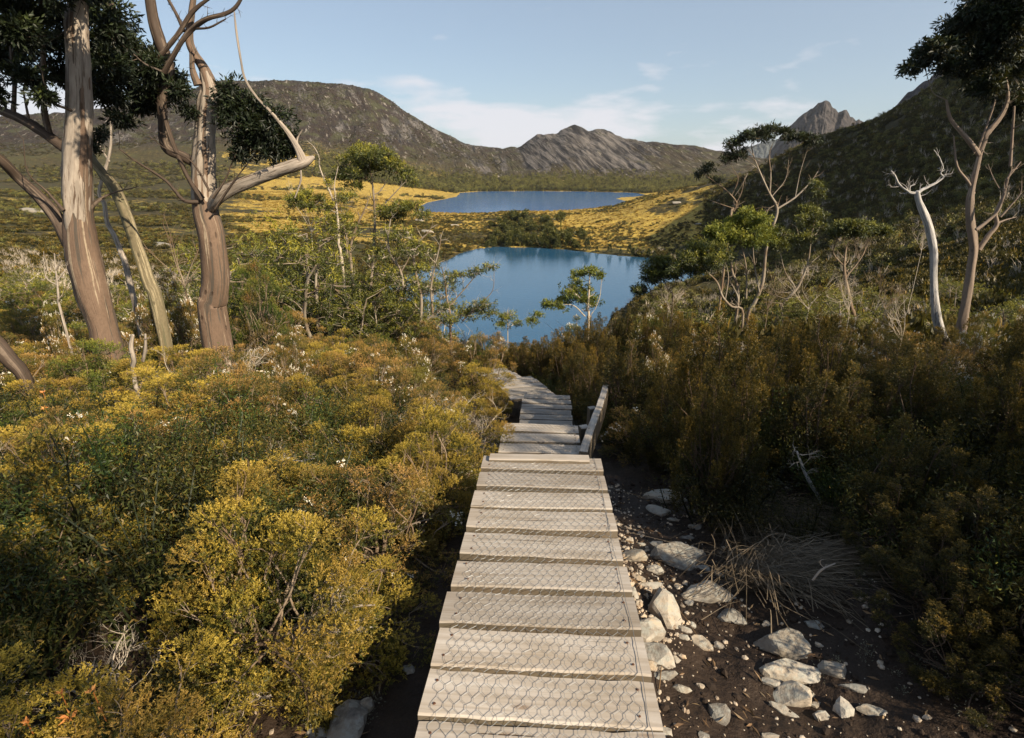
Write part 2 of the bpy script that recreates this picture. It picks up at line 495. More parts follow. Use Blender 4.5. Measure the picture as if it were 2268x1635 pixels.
def rock_mat(name, base, warm, dark, lich):
    m = MT(name); o = m.obj(); r = m.rnd()
    off = m.n('ShaderNodeVectorMath', operation='SCALE'); off.inputs[0].default_value = (9, 5, 7); m.l(r, off.inputs['Scale'])
    ad = m.n('ShaderNodeVectorMath', operation='ADD'); m.l(o, ad.inputs[0]); m.l(off.outputs[0], ad.inputs[1]); v = ad.outputs[0]
    a = m.noise(v, 9, 6, .65); b = m.noise(v, 28, 5, .7); c = m.noise(v, 3, 3)
    col = m.mix(m.ramp(c, [(.4, 0.0), (.62, 1.0)]), base, warm)
    col = m.mix(m.ramp(a, [(.42, .85), (.56, 0.0)]), col, dark)
    geo = m.n('ShaderNodeNewGeometry'); sp = m.n('ShaderNodeSeparateXYZ'); m.l(geo.outputs['Normal'], sp.inputs[0])
    top = m.math('MULTIPLY', m.ramp(sp.outputs[2], [(.3, 0.0), (.8, 1.0)]), m.ramp(b, [(.46, 0.0), (.6, .8)]))
    col = m.mix(top, col, lich)
    col = m.mix(m.math('MULTIPLY', m.ramp(b, [(.3, 1.0), (.42, 0.0)]), .5), col, tuple(x * .4 for x in dark))
    return m.done(m.princ(col, .82, m.bump(m.math('ADD', a, b), .6, .012), .25))
M['rock'] = rock_mat('quartzite_rock', (.40, .36, .31), (.46, .36, .25), (.22, .19, .155), (.36, .36, .32))
M['rock_dark'] = rock_mat('grey_dolerite_rock', (.23, .21, .185), (.30, .25, .19), (.12, .11, .10), (.30, .30, .27))
M['pebble'] = rock_mat('pale_pebbles', (.50, .43, .34), (.58, .42, .28), (.20, .15, .11), (.45, .40, .33))
# ------------------------------------------------------------------ the lie of the land
L1Z, L2Z = -45.0, -60.0
def azel(u, v):
    a, b, c = ray(u, v)
    return np.arctan2(a, b), c / np.hypot(a, b)
def azu(u): return azel(u, 500.0)[0]

PATH_Y = np.array([-8, -3, 1.45, 3.4, 4.5, 5.4, 7.5, 9.7, 12, 14, 16, 20, 26, 40])
PATH_Z = np.array([-1.45, -1.45, -1.60, -1.80, -2.36, -2.5, -3.40, -3.9, -4.5, -4.95, -5.5, -6.9, -9.4, -15.5])
def near_ground(x, y):
    zp = np.interp(y, PATH_Y, PATH_Z) - 0.27
    # smoother fall under the steps
    zp2 = (np.interp(y - .9, PATH_Y, PATH_Z) + np.interp(y + .9, PATH_Y, PATH_Z)) / 2 - 0.33
    z = np.minimum(zp, zp2)
    yy = np.clip(y, 0, 30)
    ax = np.abs(x)
    z = z + 0.0125 * np.clip(yy - 5, 0, 25) * np.clip(ax - .8, 0, 12) * np.where(x > 0, .15, .6)
    z = z + .22 * sstep(1.9, 3.6, x + .25 * np.clip(y - 2, 0, 4) * 0) + .20 * sstep(.9, 2.2, -x)
    z = z - .16 * np.exp(-((x - 1.15) / .55) ** 2) * sstep(7, 4, y)       # washed-out channel beside the boards
    z = z + .05 * fbm(x * 1.3, y * 1.3, 4, 3) + .045 * fbm(x * 4.5, y * 4.5, 4, 8)
    return z

def zr(pairs, r):   # ring given by heights
    u = np.array([p[0] for p in pairs], float)
    return azu(u), np.array([p[1] for p in pairs], float), np.full(len(u), float(r))
def vr(pairs, r):   # ring given by picture heights
    u = np.array([p[0] for p in pairs], float); v = np.array([p[1] for p in pairs], float)
    rr = np.array([p[2] if len(p) > 2 else r for p in pairs], float)
    az, t = azel(u, v); o = np.argsort(az)
    return az[o], (t * rr)[o], rr[o]

SKY = [(-900, 330), (-400, 300), (0, 268), (142, 256), (300, 233), (401, 211), (481, 186), (560, 181), (640, 182), (740, 188), (820, 201), (860, 222),
       (900, 252), (950, 280), (1000, 302), (1040, 322), (1100, 334), (1150, 331), (1165, 322), (1190, 307), (1215, 300), (1228, 302), (1245, 291), (1262, 279), (1275, 276),
       (1290, 281), (1305, 293), (1325, 291), (1350, 297), (1380, 309), (1430, 316), (1480, 321), (1540, 331), (1600, 341), (1660, 352), (1760, 360), (1900, 360), (2300, 340), (3000, 330)]
RINGS = [
    zr([(-900, -3.5), (-300, -4), (0, -4.8), (400, -5.6), (700, -6.9), (900, -8.2), (1134, -9.8), (1400, -8.9), (1700, -7.9), (2000, -7.4), (2268, -6.5), (2900, -4)], 25),
    zr([(-900, -6), (0, -9), (400, -11), (700, -14), (900, -18), (1134, -23), (1400, -21), (1700, -15), (2000, -11.5), (2268, -8), (2900, -2)], 60),
    zr([(-900, -9), (0, -16), (400, -22), (700, -32), (850, -41), (1000, -44), (1400, -43), (1600, -37), (1700, -29), (1850, -23), (2000, -17), (2268, -7), (2900, 10)], 150),
    zr([(-900, -10), (0, -21), (400, -27), (700, -38), (850, -43), (1000, -44), (1500, -44), (1650, -39), (1750, -33), (1850, -25), (2000, -11), (2268, 16), (2900, 40)], 240),
    zr([(-900, -12), (0, -25), (400, -30), (700, -37), (900, -42), (1043, -44), (1456, -44), (1550, -41), (1650, -33), (1750, -22), (1850, -7), (2000, 22), (2268, 75), (2900, 100)], 345),
    vr([(-900, 470), (0, 470), (500, 468), (700, 472), (860, 478), (940, 473), (1000, 474), (1060, 477), (1115, 471), (1217, 469), (1278, 467), (1361, 460), (1390, 449),
        (1420, 437), (1460, 426), (1500, 418), (1540, 413, 540), (1600, 402, 520), (1680, 372, 490), (1760, 332, 470), (1827, 302, 460), (1875, 291, 455), (1921, 279, 450), (1969, 256, 450), (2030, 226), (2077, 203), (2130, 155),
        (2190, 105), (2268, 60), (2400, 0), (2900, -100)], 550),
    zr([(-900, -20), (0, -26), (500, -30), (700, -42), (860, -56), (940, -61), (1400, -62), (1550, -58), (1650, -55), (1750, -45), (1900, -40), (2268, -20), (2900, 0)], 760),
    vr([(-900, 425), (0, 425), (500, 425), (700, 428), (850, 440), (930, 450), (1000, 447), (1400, 447), (1560, 445), (2268, 420), (2900, 400)], 1120),
    vr([(-900, 395), (0, 385), (500, 372), (700, 380), (850, 400), (950, 415), (1020, 424), (1400, 424), (1560, 422), (2268, 400), (2900, 400)], 1570),
    vr([(-900, 380), (0, 350), (500, 325), (700, 345), (850, 366), (950, 392), (1050, 398), (1150, 400), (1275, 396), (1400, 400), (1540, 402), (2268, 380), (2900, 380)], 1760),
    vr([(-900, 360), (0, 315), (500, 262), (700, 268), (850, 300), (900, 322), (1000, 355), (1100, 368), (1180, 350), (1275, 330), (1350, 345), (1450, 358), (1540, 368), (2268, 370), (2900, 360)], 2050),
    vr(SKY, 2400),
]
RINGS.append((RINGS[-1][0], RINGS[-1][1] - 160, RINGS[-1][2] + 900))

azd = np.concatenate([np.arange(-100, -46, 1.0), np.arange(-46, 46.001, 0.14), np.arange(47, 101, 1.0)])
AZ = np.radians(azd)
RR = np.concatenate([np.geomspace(0.35, 30, 205), np.geomspace(30, 330, 120)[1:], np.geomspace(330, 3300, 240)[1:]])
LR = np.log(RR)

def gsmooth(a, k):
    if k < 1: return a
    w = np.exp(-.5 * (np.arange(-3 * k, 3 * k + 1) / k) ** 2); w /= w.sum()
    return np.convolve(np.pad(a, 3 * k, mode='edge'), w, 'valid')
Zr = np.zeros((len(RINGS), len(AZ))); Rr = np.zeros_like(Zr)
for i, (a, z, r) in enumerate(RINGS):
    k = {11: 1, 12: 3}.get(i, 9)
    Zr[i] = gsmooth(np.interp(AZ, a, z), k); Rr[i] = gsmooth(np.interp(AZ, a, r), 9)
def pchip_cols(X, Y, xq):
    """X,Y (m,n) knots per column; xq (q,) -> (n,q)"""
    h = np.diff(X, axis=0); dl = np.diff(Y, axis=0) / h
    m, n = X.shape
    d = np.zeros((m, n))
    w1 = 2 * h[1:] + h[:-1]; w2 = h[1:] + 2 * h[:-1]
    ok = (dl[:-1] * dl[1:]) > 0
    with np.errstate(divide='ignore', invalid='ignore'):
        hm = (w1 + w2) / (w1 / dl[:-1] + w2 / dl[1:])
    d[1:-1] = np.where(ok, hm, 0)
    d[0] = dl[0]; d[-1] = dl[-1]
    out = np.zeros((n, len(xq)))
    for c in range(n):
        j = np.clip(np.searchsorted(X[:, c], xq) - 1, 0, m - 2)
        t = np.clip((xq - X[j, c]) / h[j, c], -.5, 1.3); hh = h[j, c]
        out[c] = ((2 * t**3 - 3 * t**2 + 1) * Y[j, c] + (t**3 - 2 * t**2 + t) * hh * d[j, c]
                  + (-2 * t**3 + 3 * t**2) * Y[j + 1, c] + (t**3 - t**2) * hh * d[j + 1, c])
    return out
farm = RR >= 18
TZ = np.zeros((len(AZ), len(RR)))
TZ[:, farm] = pchip_cols(np.log(Rr), Zr, LR[farm])
GX = np.sin(AZ)[:, None] * RR[None]; GY = np.cos(AZ)[:, None] * RR[None]
RG = np.repeat(RR[None], len(AZ), 0)
nb = near_ground(GX, GY)
w = sstep(19, 30, RG)
far = RG > 18
TZ = np.where(far, nb * (1 - w) + TZ * w, nb)
# roughness that grows with distance
TZ += sstep(25, 60, RG) * .5 * fbm(GX / 9, GY / 9, 4, 21)
TZ += sstep(60, 200, RG) * sstep(1500, 1200, RG) * (2.2 - 1.9 * sstep(430, 520, RG) * sstep(700, 620, RG) * sstep(1600, 1500, 1134 + 1294 * np.tan(np.clip(AZ, -1.2, 1.2)))[:, None]) * fbm(GX / 38, GY / 38, 4, 31)
mt = sstep(1650, 1950, RG)
gx2 = GX * .8 + GY * .35
TZ += mt * (20 * ridge(GX / 230, GY / 330, 5, 41) + 7.5 * fbm(GX / 32, GY / 32, 3, 47)) * (1 - .55 * sstep(2300, 2420, RG))

def poly_world(pix, z):
    a, b, c = ray(np.array([p[0] for p in pix]), np.array([p[1] for p in pix]))
    t = z / c
    return np.stack([a * t, b * t], 1)
def wob(poly, amp, seed, step):
    out = []
    for i in range(len(poly)):
        a, b = poly[i], poly[(i + 1) % len(poly)]
        n = max(1, int(np.linalg.norm(b - a) / step))
        for k in range(n): out.append(a + (b - a) * k / n)
    out = np.array(out)
    return out + amp * np.stack([fbm(out[:, 0] / (step * 4), out[:, 1] / (step * 4), 3, seed), fbm(out[:, 0] / (step * 4), out[:, 1] / (step * 4), 3, seed + 7)], 1)
LAKE1 = wob(poly_world([(842, 655), (880, 618), (925, 600), (966, 586), (990, 576), (1020, 562), (1055, 551), (1097, 547), (1187, 548), (1260, 553), (1295, 558), (1350, 564),
         (1404, 569), (1456, 573), (1490, 581), (1530, 592), (1585, 606), (1588, 618), (1530, 628), (1450, 640), (1400, 664), (1360, 695), (1335, 735), (1300, 790),
         (1160, 805), (1000, 785), (900, 735), (850, 695)], L1Z), 1.6, 5, 5.0)
LAKE2 = wob(poly_world([(925, 460), (945, 449), (978, 443), (1009, 436), (1018, 427), (1060, 424.5), (1179, 423.5), (1300, 424.5), (1404, 427), (1430, 431), (1404, 436), (1372, 437.5), (1364, 440), (1388, 446),
         (1440, 462), (1380, 478), (1280, 486), (1100, 488), (1000, 484), (940, 472)], L2Z), 6, 9, 24.0)
def sdist(poly, x, y):
    """signed distance, negative inside"""
    shp = x.shape; x = x.ravel(); y = y.ravel()
    d = np.full(x.shape, 1e9); ins = np.zeros(x.shape, bool)
    n = len(poly)
    for i in range(n):
        x1, y1 = poly[i]; x2, y2 = poly[(i + 1) % n]
        ex, ey = x2 - x1, y2 - y1
        t = np.clip(((x - x1) * ex + (y - y1) * ey) / (ex * ex + ey * ey + 1e-12), 0, 1)
        d = np.minimum(d, (x - x1 - t * ex) ** 2 + (y - y1 - t * ey) ** 2)
        c = ((y1 > y) != (y2 > y)) & (x < ex * (y - y1) / (ey if abs(ey) > 1e-12 else 1e-12) + x1)
        ins ^= c
    d = np.sqrt(d)
    return np.where(ins, -d, d).reshape(shp)
D1 = np.full(TZ.shape, 999.0); m1 = (RG > 100) & (RG < 700) & (np.abs(np.degrees(AZ))[:, None] < 50); D1[m1] = sdist(LAKE1, GX[m1], GY[m1])
D2 = np.full(TZ.shape, 9999.0); m2 = (RG > 480) & (np.abs(np.degrees(AZ))[:, None] < 50); D2[m2] = sdist(LAKE2, GX[m2], GY[m2])
def carve(z, d, lz, slope, width):
    out = np.maximum(z, lz + .35 + np.clip(d, 0, 40) * .03)
    k = sstep(0, width, d)
    return np.where(d < 0, lz - .3 + np.maximum(d * slope, -6), (lz + .35) * (1 - k) + out * k)
TZ = np.where((D1 < 500) & (RG < 430), carve(TZ, D1, L1Z, .35, 14), TZ)
TZ = np.where(D2 < 2000, carve(TZ, D2, L2Z, .15, 45), TZ)

def H(x, y):
    x = np.asarray(x, float); y = np.asarray(y, float)
    az = np.arctan2(x, y); r = np.maximum(np.hypot(x, y), RR[0])
    fa = np.interp(az, AZ, np.arange(len(AZ))); fr = np.interp(np.log(r), LR, np.arange(len(RR)))
    i = np.clip(fa.astype(int), 0, len(AZ) - 2); j = np.clip(fr.astype(int), 0, len(RR) - 2)
    a = fa - i; b = fr - j
    return (TZ[i, j] * (1 - a) + TZ[i + 1, j] * a) * (1 - b) + (TZ[i, j + 1] * (1 - a) + TZ[i + 1, j + 1] * a) * b
def hitground(u, v, rmin=.8, rmax=3000, lift=0.0):
    a, b, c = ray(u, v)
    t = np.geomspace(rmin, rmax, 2500)
    z = c * t; g = H(a * t, b * t) + lift
    k = np.argmax(z < g)
    t = t[k]
    return np.array([a * t, b * t, float(H(a * t, b * t))])

# masks for the ground cover: x = button grass, y = bare rock, z = wet peat
Ug, Vg, Zg = proj(np.stack([GX, GY, TZ], -1))
nz1 = fbm(GX / 55, GY / 55, 4, 61); nz2 = fbm(GX / 16, GY / 16, 3, 67)
yel = sstep(300, 380, RG) * sstep(1650, 1500, RG)
lowz = sstep(-8, -22, TZ)
yel = yel * lowz
yel = yel * np.where(Ug > 1500, sstep(1720, 1560, Ug + 60 * nz1), 1)
yel = yel * np.where(Ug < 800, sstep(430, 620, Ug + 70 * nz1), 1)
yel = yel * (sstep(-.28 - .45 * sstep(540, 640, Ug) * sstep(1010, 960, Ug) * sstep(430, 520, RG), .10 - .35 * sstep(540, 640, Ug) * sstep(1010, 960, Ug) * sstep(430, 520, RG), nz1 + .5 * nz2 + .22 * sstep(360, 520, RG)) * .85 + .1)
yel = np.maximum(yel, .5 * sstep(150, 230, RG) * sstep(360, 300, RG) * sstep(1500, 1600, Ug) * sstep(1900, 1700, Ug) * sstep(-.1, .2, nz1 + nz2 * .5))
yel = np.maximum(yel, (.38 + .3 * sstep(1150, 1000, Ug)) * sstep(1400, 1560, RG) * sstep(1900, 1700, RG) * sstep(-.3, .3, nz1))
yel = np.maximum(yel, .28 * sstep(90, 160, RG) * sstep(700, 500, Ug) * sstep(1500, 1300, RG) * sstep(-.05, .3, nz1 + nz2 * .4))
TX = GX * cos(radians(-52)) - TZ * sin(radians(-52))
rk = mt * sstep(1120, 1190, Ug + 25 * nz1) * sstep(1500, 1380, Ug + 40 * nz1) * sstep(1700, 1900, RG)
rk = np.maximum(rk, mt * .45 * sstep(650, 900, Ug) * sstep(1500, 1400, Ug))
rk = np.maximum(rk, (.27 + .12 * sstep(560, 640, Ug) * sstep(1000, 900, Ug)) * mt)
rk = np.maximum(rk, mt * .62 * sstep(2200, 2350, RG) * sstep(460, 560, Ug) * sstep(960, 860, Ug))
foot = mt * sstep(2020, 1760, RG) * sstep(540, 640, Ug + 30 * nz1) * sstep(1060, 960, Ug + 30 * nz1)
rk = rk * (1 - foot); yel = np.maximum(yel, foot * (.30 + .35 * nz2))
yel = yel * np.where(RG > 700, sstep(440, 580, Ug + 50 * nz1), 1)
peat = sstep(28, 18, RG)
tm = MB()
na, nr = TZ.shape
i = np.arange(na - 1)[:, None]; j = np.arange(nr - 1)[None]
f = np.stack([i * nr + j, i * nr + j + 1, (i + 1) * nr + j + 1, (i + 1) * nr + j], -1).reshape(-1, 4)[:, ::-1]
tm.add(np.stack([GX, GY, TZ], -1).reshape(-1, 3), f, (0.5 + .5 * nz1).ravel(), np.stack([yel, rk, peat], -1).reshape(-1, 3))

def terrain_mat():
    m = MT('hillside_ground'); p = m.pos(); a = m.attr('bc', True)
    s = m.n('ShaderNodeSeparateXYZ'); m.l(a, s.inputs[0]); Yl, Rk, Pt = s.outputs[0], s.outputs[1], s.outputs[2]
    n_big = m.noise(m.mapping(p, (.02, .02, .02)), 1.0, 5, .6)
    n_mid = m.noise(m.mapping(p, (.13, .13, .13)), 1.0, 6, .65)
    n_hi = m.noise(m.mapping(p, (.9, .9, .9)), 1.0, 5, .65)
    # scrub: olive and brown mottling
    scr = m.mix(m.ramp(n_mid, [(.35, 0.0), (.62, 1.0)]), (.026, .023, .011), (.080, .060, .021))
    scr = m.mix(m.ramp(n_big, [(.4, 0.0), (.62, .8)]), scr, (.062, .058, .019))
    scr = m.mix(m.ramp(n_hi, [(.4, .6), (.55, 0.0)]), scr, (.028, .026, .012))
    grass = m.mix(m.ramp(n_mid, [(.38, 0.0), (.6, 1.0)]), (.28, .175, .035), (.54, .38, .08))  # yellow of the button grass also paints the sunlit look of the flats
    grass = m.mix(m.ramp(n_hi, [(.36, .85), (.50, 0.0)]), grass, (.12, .09, .028))
    col = m.mix(m.ramp(m.math('ADD', Yl, m.math('MULTIPLY', m.math('SUBTRACT', n_mid, .5), 1.9)), [(.22, 0.0), (.62, 1.0)]), scr, grass)
    # mountain heath and bare quartzite slabs, joints falling to the right
    sp = m.n('ShaderNodeSeparateXYZ'); m.l(p, sp.inputs[0])
    rc = m.n('ShaderNodeCombineXYZ')
    m.l(m.math('ADD', m.math('MULTIPLY', sp.outputs[0], .77), m.math('MULTIPLY', sp.outputs[2], .64)), rc.inputs[0])
    m.l(m.math('ADD', m.math('MULTIPLY', sp.outputs[0], -.64), m.math('MULTIPLY', sp.outputs[2], .77)), rc.inputs[1])
    m.l(m.math('MULTIPLY', sp.outputs[1], .3), rc.inputs[2])
    # direction running down to the right is (x, -z): across-joint axis = .77x+.64z
    slab = m.noise(m.mapping(rc.outputs[0], (.075, .0135, .02)), 1.0, 6, .62, .35)
    slab2 = m.noise(m.mapping(rc.outputs[0], (.028, .008, .01), loc=(3, 1, 2)), 1.0, 5, .6, .3)
    rock = m.mix(m.ramp(slab, [(.42, 0.0), (.60, 1.0)]), (.018, .016, .016), (.140, .124, .112))
    heath = m.mix(m.ramp(n_mid, [(.35, 0.0), (.65, 1.0)]), (.017, .012, .010), (.044, .031, .022))  # dark browns stand in for the cloud shadow over the dome
    heath = m.mix(m.ramp(n_big, [(.48, 0.0), (.62, .7)]), heath, (.060, .062, .026))
    zc = m.ramp(m.math('MULTIPLY', m.math('ADD', sp.outputs[2], 60), .004), [(.12, 1.0), (.55, 0.0)])
    heath = m.mix(m.math('MULTIPLY', zc, .55), heath, (.075, .062, .024))
    thr = m.math('ADD', m.math('MULTIPLY', Rk, .38), m.math('SUBTRACT', slab2, .5))
    thr = m.math('ADD', thr, m.math('MULTIPLY', m.math('SUBTRACT', n_mid, .5), .55))
    fleck = m.ramp(m.noise(m.mapping(rc.outputs[0], (.16, .045, .05), loc=(8, 3, 5)), 1.0, 5, .6, .3), [(.60, 0.0), (.66, 1.0)])
    heath = m.mix(m.math('MULTIPLY', fleck, m.math('ADD', .35, m.math('MULTIPLY', Rk, .8), clamp=True)), heath, (.30, .265, .225))
    rm = m.ramp(thr, [(.21, 0.0), (.27, 1.0)])
    mount = m.mix(rm, heath, rock)
    ism = m.ramp(m.math('MULTIPLY', m.math('ADD', Rk, 0.0), 1.0), [(.03, 0.0), (.20, 1.0)])
    col = m.mix(ism, col, mount)
    pn = m.noise(m.mapping(p, (9, 9, 9)), 1.0, 6, .65)
    peatc = m.mix(pn, (.012, .008, .006), (.055, .036, .024))
    col = m.mix(Pt, col, peatc)
    bh = m.math('ADD', m.math('MULTIPLY', n_hi, .4), n_mid)
    bmp = m.n('ShaderNodeBump', inp={'Strength': .9, 'Distance': 2.2}); m.l(bh, bmp.inputs['Height'])
    b2 = m.n('ShaderNodeBump', inp={'Strength': .9, 'Distance': 16.0}); m.l(m.math('MULTIPLY', slab, ism), b2.inputs['Height']); m.l(bmp.outputs[0], b2.inputs['Normal'])
    b3 = m.n('ShaderNodeBump', inp={'Strength': .8, 'Distance': .05}); m.l(m.math('MULTIPLY', pn, Pt), b3.inputs['Height'])
    fin = m.n('ShaderNodeMix', data_type='VECTOR'); m.l(Pt, fin.inputs[0]); m.l(b2.outputs[0], fin.inputs[4]); m.l(b3.outputs[0], fin.inputs[5])
    rg = m.math('SUBTRACT', .95, m.math('MULTIPLY', Pt, .35))
    return m.done(m.princ(col, rg, fin.outputs[1], .22))
M['terrain'] = terrain_mat()
tag(link('ground', tm.mesh('ground', M['terrain'], smooth=True)), kind='structure')

def water_mat(name, deep, s):
    m = MT(name); p = m.pos()
    n = m.noise(m.mapping(p, (s * .6, s, s)), 1.0, 4, .6)
    n2 = m.noise(m.mapping(p, (s * .05, s * .09, s)), 1.0, 3, .5)
    col = m.mix(n2, tuple(x * .85 for x in deep), tuple(x * 1.12 for x in deep))
    return m.done(m.princ(col, .11, m.bump(n, .22, .25), .5))
M['water1'] = water_mat('tarn_water', (.020, .085, .165), .9)
M['water2'] = water_mat('lake_water', (.045, .170, .42), .5)
def lake(name, poly, z, mat):
    c = poly.mean(0)
    p = c + (poly - c) * 1.004
    me = bpy.data.meshes.new(name); me.from_pydata([(a, b, z) for a, b in p], [], [list(range(len(p)))][::1]); me.materials.append(mat)
    if me.polygons[0].normal.z < 0: me.flip_normals()
    o = link(name, me); tag(o, kind='structure'); return o
lake('tarn_water', LAKE1, L1Z, M['water1'])
lake('lake_water', LAKE2, L2Z, M['water2'])

# ------------------------------------------------------------------ peaks beyond
def crag_mat(name, lo, hi, green, blue=0.0):
    m = MT(name); p = m.pos()
    a = m.noise(m.mapping(p, (.035, .02, .006)), 1.0, 6, .65, .3)
    b = m.noise(m.mapping(p, (.02, .02, .02), loc=(4, 4, 4)), 1.0, 5, .6)
    c = m.mix(m.ramp(a, [(.35, 0.0), (.62, 1.0)]), lo, hi)
    t = m.attr('tint')
    c = m.mix(m.ramp(m.math('ADD', m.math('MULTIPLY', t, -1.0), m.math('ADD', b, .22)), [(.35, 0.0), (.5, 1.0)]), c, green)
    if blue: c = m.mix(blue, c, (.20, .25, .33))
    return m.done(m.princ(c, .95, m.bump(a, .9, 14.0), .1))
def peak(name, sky_pts, r, depth, zbase, mat, amp=(14, 5), vert=(60, 30), seed=1, daz=.05):
    az, z, _ = vr([(u, v) for u, v in sky_pts], r)
    A = np.arange(az[0], az[-1], radians(daz)); zc = np.interp(A, az, z)
    t = np.concatenate([np.linspace(0, 1, 46), 1 + np.linspace(.1, 1, 8)])
    T, AA = np.meshgrid(t, A); ZC = np.repeat(zc[:, None], len(t), 1)
    rr = r - depth * (1 - T)
    prof = np.where(T <= 1, T ** 1.25, 1 - .5 * (T - 1))
    zz = zbase + (ZC - zbase) * prof
    X = np.sin(AA) * rr; Y = np.cos(AA) * rr
    s = AA * r
    col = ridge(s / vert[0], zz / 260 + T, 4, seed)
    rough = fbm(s / 14, zz / 22, 3, seed + 4)
    rr2 = rr - (amp[0] * 2.2 * col + amp[1] * 2 * rough) * sstep(0, .3, T) * sstep(1.05, .9, T)
    X = np.sin(AA) * rr2; Y = np.cos(AA) * rr2
    zz = zz + amp[1] * .6 * rough * sstep(.2, .8, T)
    mb = MB(); a, b = T.shape
    i = np.arange(a - 1)[:, None]; j = np.arange(b - 1)[None]
    f = np.stack([i * b + j, i * b + j + 1, (i + 1) * b + j + 1, (i + 1) * b + j], -1).reshape(-1, 4)[:, ::-1]
    mb.add(np.stack([X, Y, zz], -1).reshape(-1, 3), f, np.clip(T, 0, 1).ravel())
    o = link(name, mb.mesh(name, mat, smooth=False)); tag(o, kind='structure'); return o
peak('jagged_mountain', [(1660, 400), (1700, 345), (1730, 300), (1744, 285), (1762, 268), (1775, 255), (1789, 246), (1800, 240), (1812, 229), (1820, 228), (1827, 223), (1832, 222), (1838, 229), (1843, 237), (1851, 242), (1856, 250),
      (1862, 248), (1868, 245), (1875, 244), (1880, 250), (1883, 258), (1889, 261), (1896, 268), (1903, 265), (1910, 269), (1930, 269), (1960, 277), (2000, 300), (2060, 330)], 3300, 700, -60,
     crag_mat('jagged_mountain_rock', (.018, .017, .019), (.082, .072, .068), (.032, .025, .022)), (16, 7), (55, 30), 3)
peak('rocky_shoulder', [(1900, 330), (1935, 290), (1958, 262), (1972, 247), (1984, 236), (1996, 222), (2010, 206), (2022, 200), (2034, 190), (2046, 181), (2058, 175), (2072, 158), (2090, 140), (2120, 120), (2180, 90), (2300, 30), (2500, -40)], 980, 300, -20,
     crag_mat('rocky_shoulder_rock', (.045, .042, .045), (.20, .165, .15), (.05, .042, .03)), (7, 2.5), (22, 12), 9, .06)
peak('distant_hill', [(1380, 380), (1440, 345), (1500, 335), (1530, 330), (1545, 326), (1560, 327), (1580, 333), (1610, 337), (1640, 331), (1670, 322), (1700, 312), (1740, 305), (1800, 300), (1900, 300), (2000, 320)], 5200, 900, -60,
     crag_mat('distant_hill_heath', (.06, .07, .07), (.12, .13, .13), (.07, .08, .07)), (12, 6), (260, 90), 12, .08)
# ------------------------------------------------------------------ boardwalk
rng = np.random.default_rng(11)
PW = 0.75
def plank_mesh(w, d, t, seed, notch=0):
    r = np.random.default_rng(seed)
    nx = 11
    xs = np.linspace(-w / 2, w / 2, nx)
    wobF = r.normal(0, .0022, nx); wobN = r.normal(0, .0022, nx)
    cr = .0025 * np.sin(xs * 6 + r.uniform(0, 6)) + r.normal(0, .001)
    b = .006
    # section: bottom-front, front, front bevel, rear bevel, rear, bottom-rear (y: near edge is -d, far edge 0)
    V = []
    for k, x in enumerate(xs):
        V += [(x, -d + wobN[k], -t), (x, -d + wobN[k], -b + cr[k]), (x, -d + b + wobN[k], cr[k]), (x, -d * .5, cr[k] + .001), (x, -b + wobF[k], cr[k]), (x, wobF[k], -b + cr[k]), (x, wobF[k], -t)]
    V = np.array(V, float); m = 7
    V[:m, 0] += r.normal(0, .004); V[-m:, 0] += r.normal(0, .004)
    f = []
    for k in range(nx - 1):
        for q in range(m):
            f.append([k * m + q, (k + 1) * m + q, (k + 1) * m + (q + 1) % m, k * m + (q + 1) % m])
    f = np.array(f)
    mb = MB(); mb.add(V, f[:, ::-1])
    for e, o in ((0, 1), ((nx - 1) * m, -1)):
        q = np.array([[e, e + 1, e + 2], [e, e + 2, e + 3], [e, e + 3, e + 4], [e, e + 4, e + 5], [e, e + 5, e + 6]])
        mb.f3.append(q[:, ::-1] if o > 0 else q)
    return mb
nail_mb = MB(); a8 = np.linspace(0, 2 * pi, 8, endpoint=False)
nail_mb.add(np.vstack([np.stack([.0052 * np.cos(a8), .0052 * np.sin(a8), 0 * a8], 1), np.stack([.0042 * np.cos(a8), .0042 * np.sin(a8), 0 * a8 + .0022], 1), [[0, 0, .0026]]]),
            np.array([[q, (q + 1) % 8, 16] for q in range(0)] or np.zeros((0, 3), int)))
nail_mb.f4.append(np.array([[q, (q + 1) % 8, 8 + (q + 1) % 8, 8 + q] for q in range(8)]))
nail_mb.f3.append(np.array([[8 + q, 8 + (q + 1) % 8, 16] for q in range(8)]))
nail_me = nail_mb.mesh('nail', M['nail'])

SHEETS = []       # plank frames used by the wire netting
def frame(origin, ydir, yaw=None, roll=0.0):
    y = unit(ydir); x = unit(np.cross(y, [0, 0, 1])); z = np.cross(x, y)
    x, z = x * cos(roll) + z * sin(roll), z * cos(roll) - x * sin(roll)
    return x, y, z
def add_plank(parent, far_c, ydir, w, d, idx, roll=0.0, skew=0.0, t=.037, nails=True):
    x, y, z = frame(far_c, ydir, roll=roll)
    if skew:
        x, y = x * cos(skew) + y * sin(skew), y * cos(skew) - x * sin(skew)
    mb = plank_mesh(w, d, t, 100 + idx)
    o = link('plank', mb.mesh('plank', M['plank']), parent)
    Mx = Matrix(((x[0], y[0], z[0], far_c[0]), (x[1], y[1], z[1], far_c[1]), (x[2], y[2], z[2], far_c[2]), (0, 0, 0, 1)))
    o.matrix_world = Mx
    if nails:
        rr = np.random.default_rng(idx)
        for sx in (-1, 1):
            for fy in (.22, .78):
                nl_ = link('nail', nail_me, o); nl_.location = (sx * (w / 2 - .052 + rr.normal(0, .006)), -d * fy + rr.normal(0, .005), .0035)
    return o, (np.array(far_c, float), x, y, z, w, d)

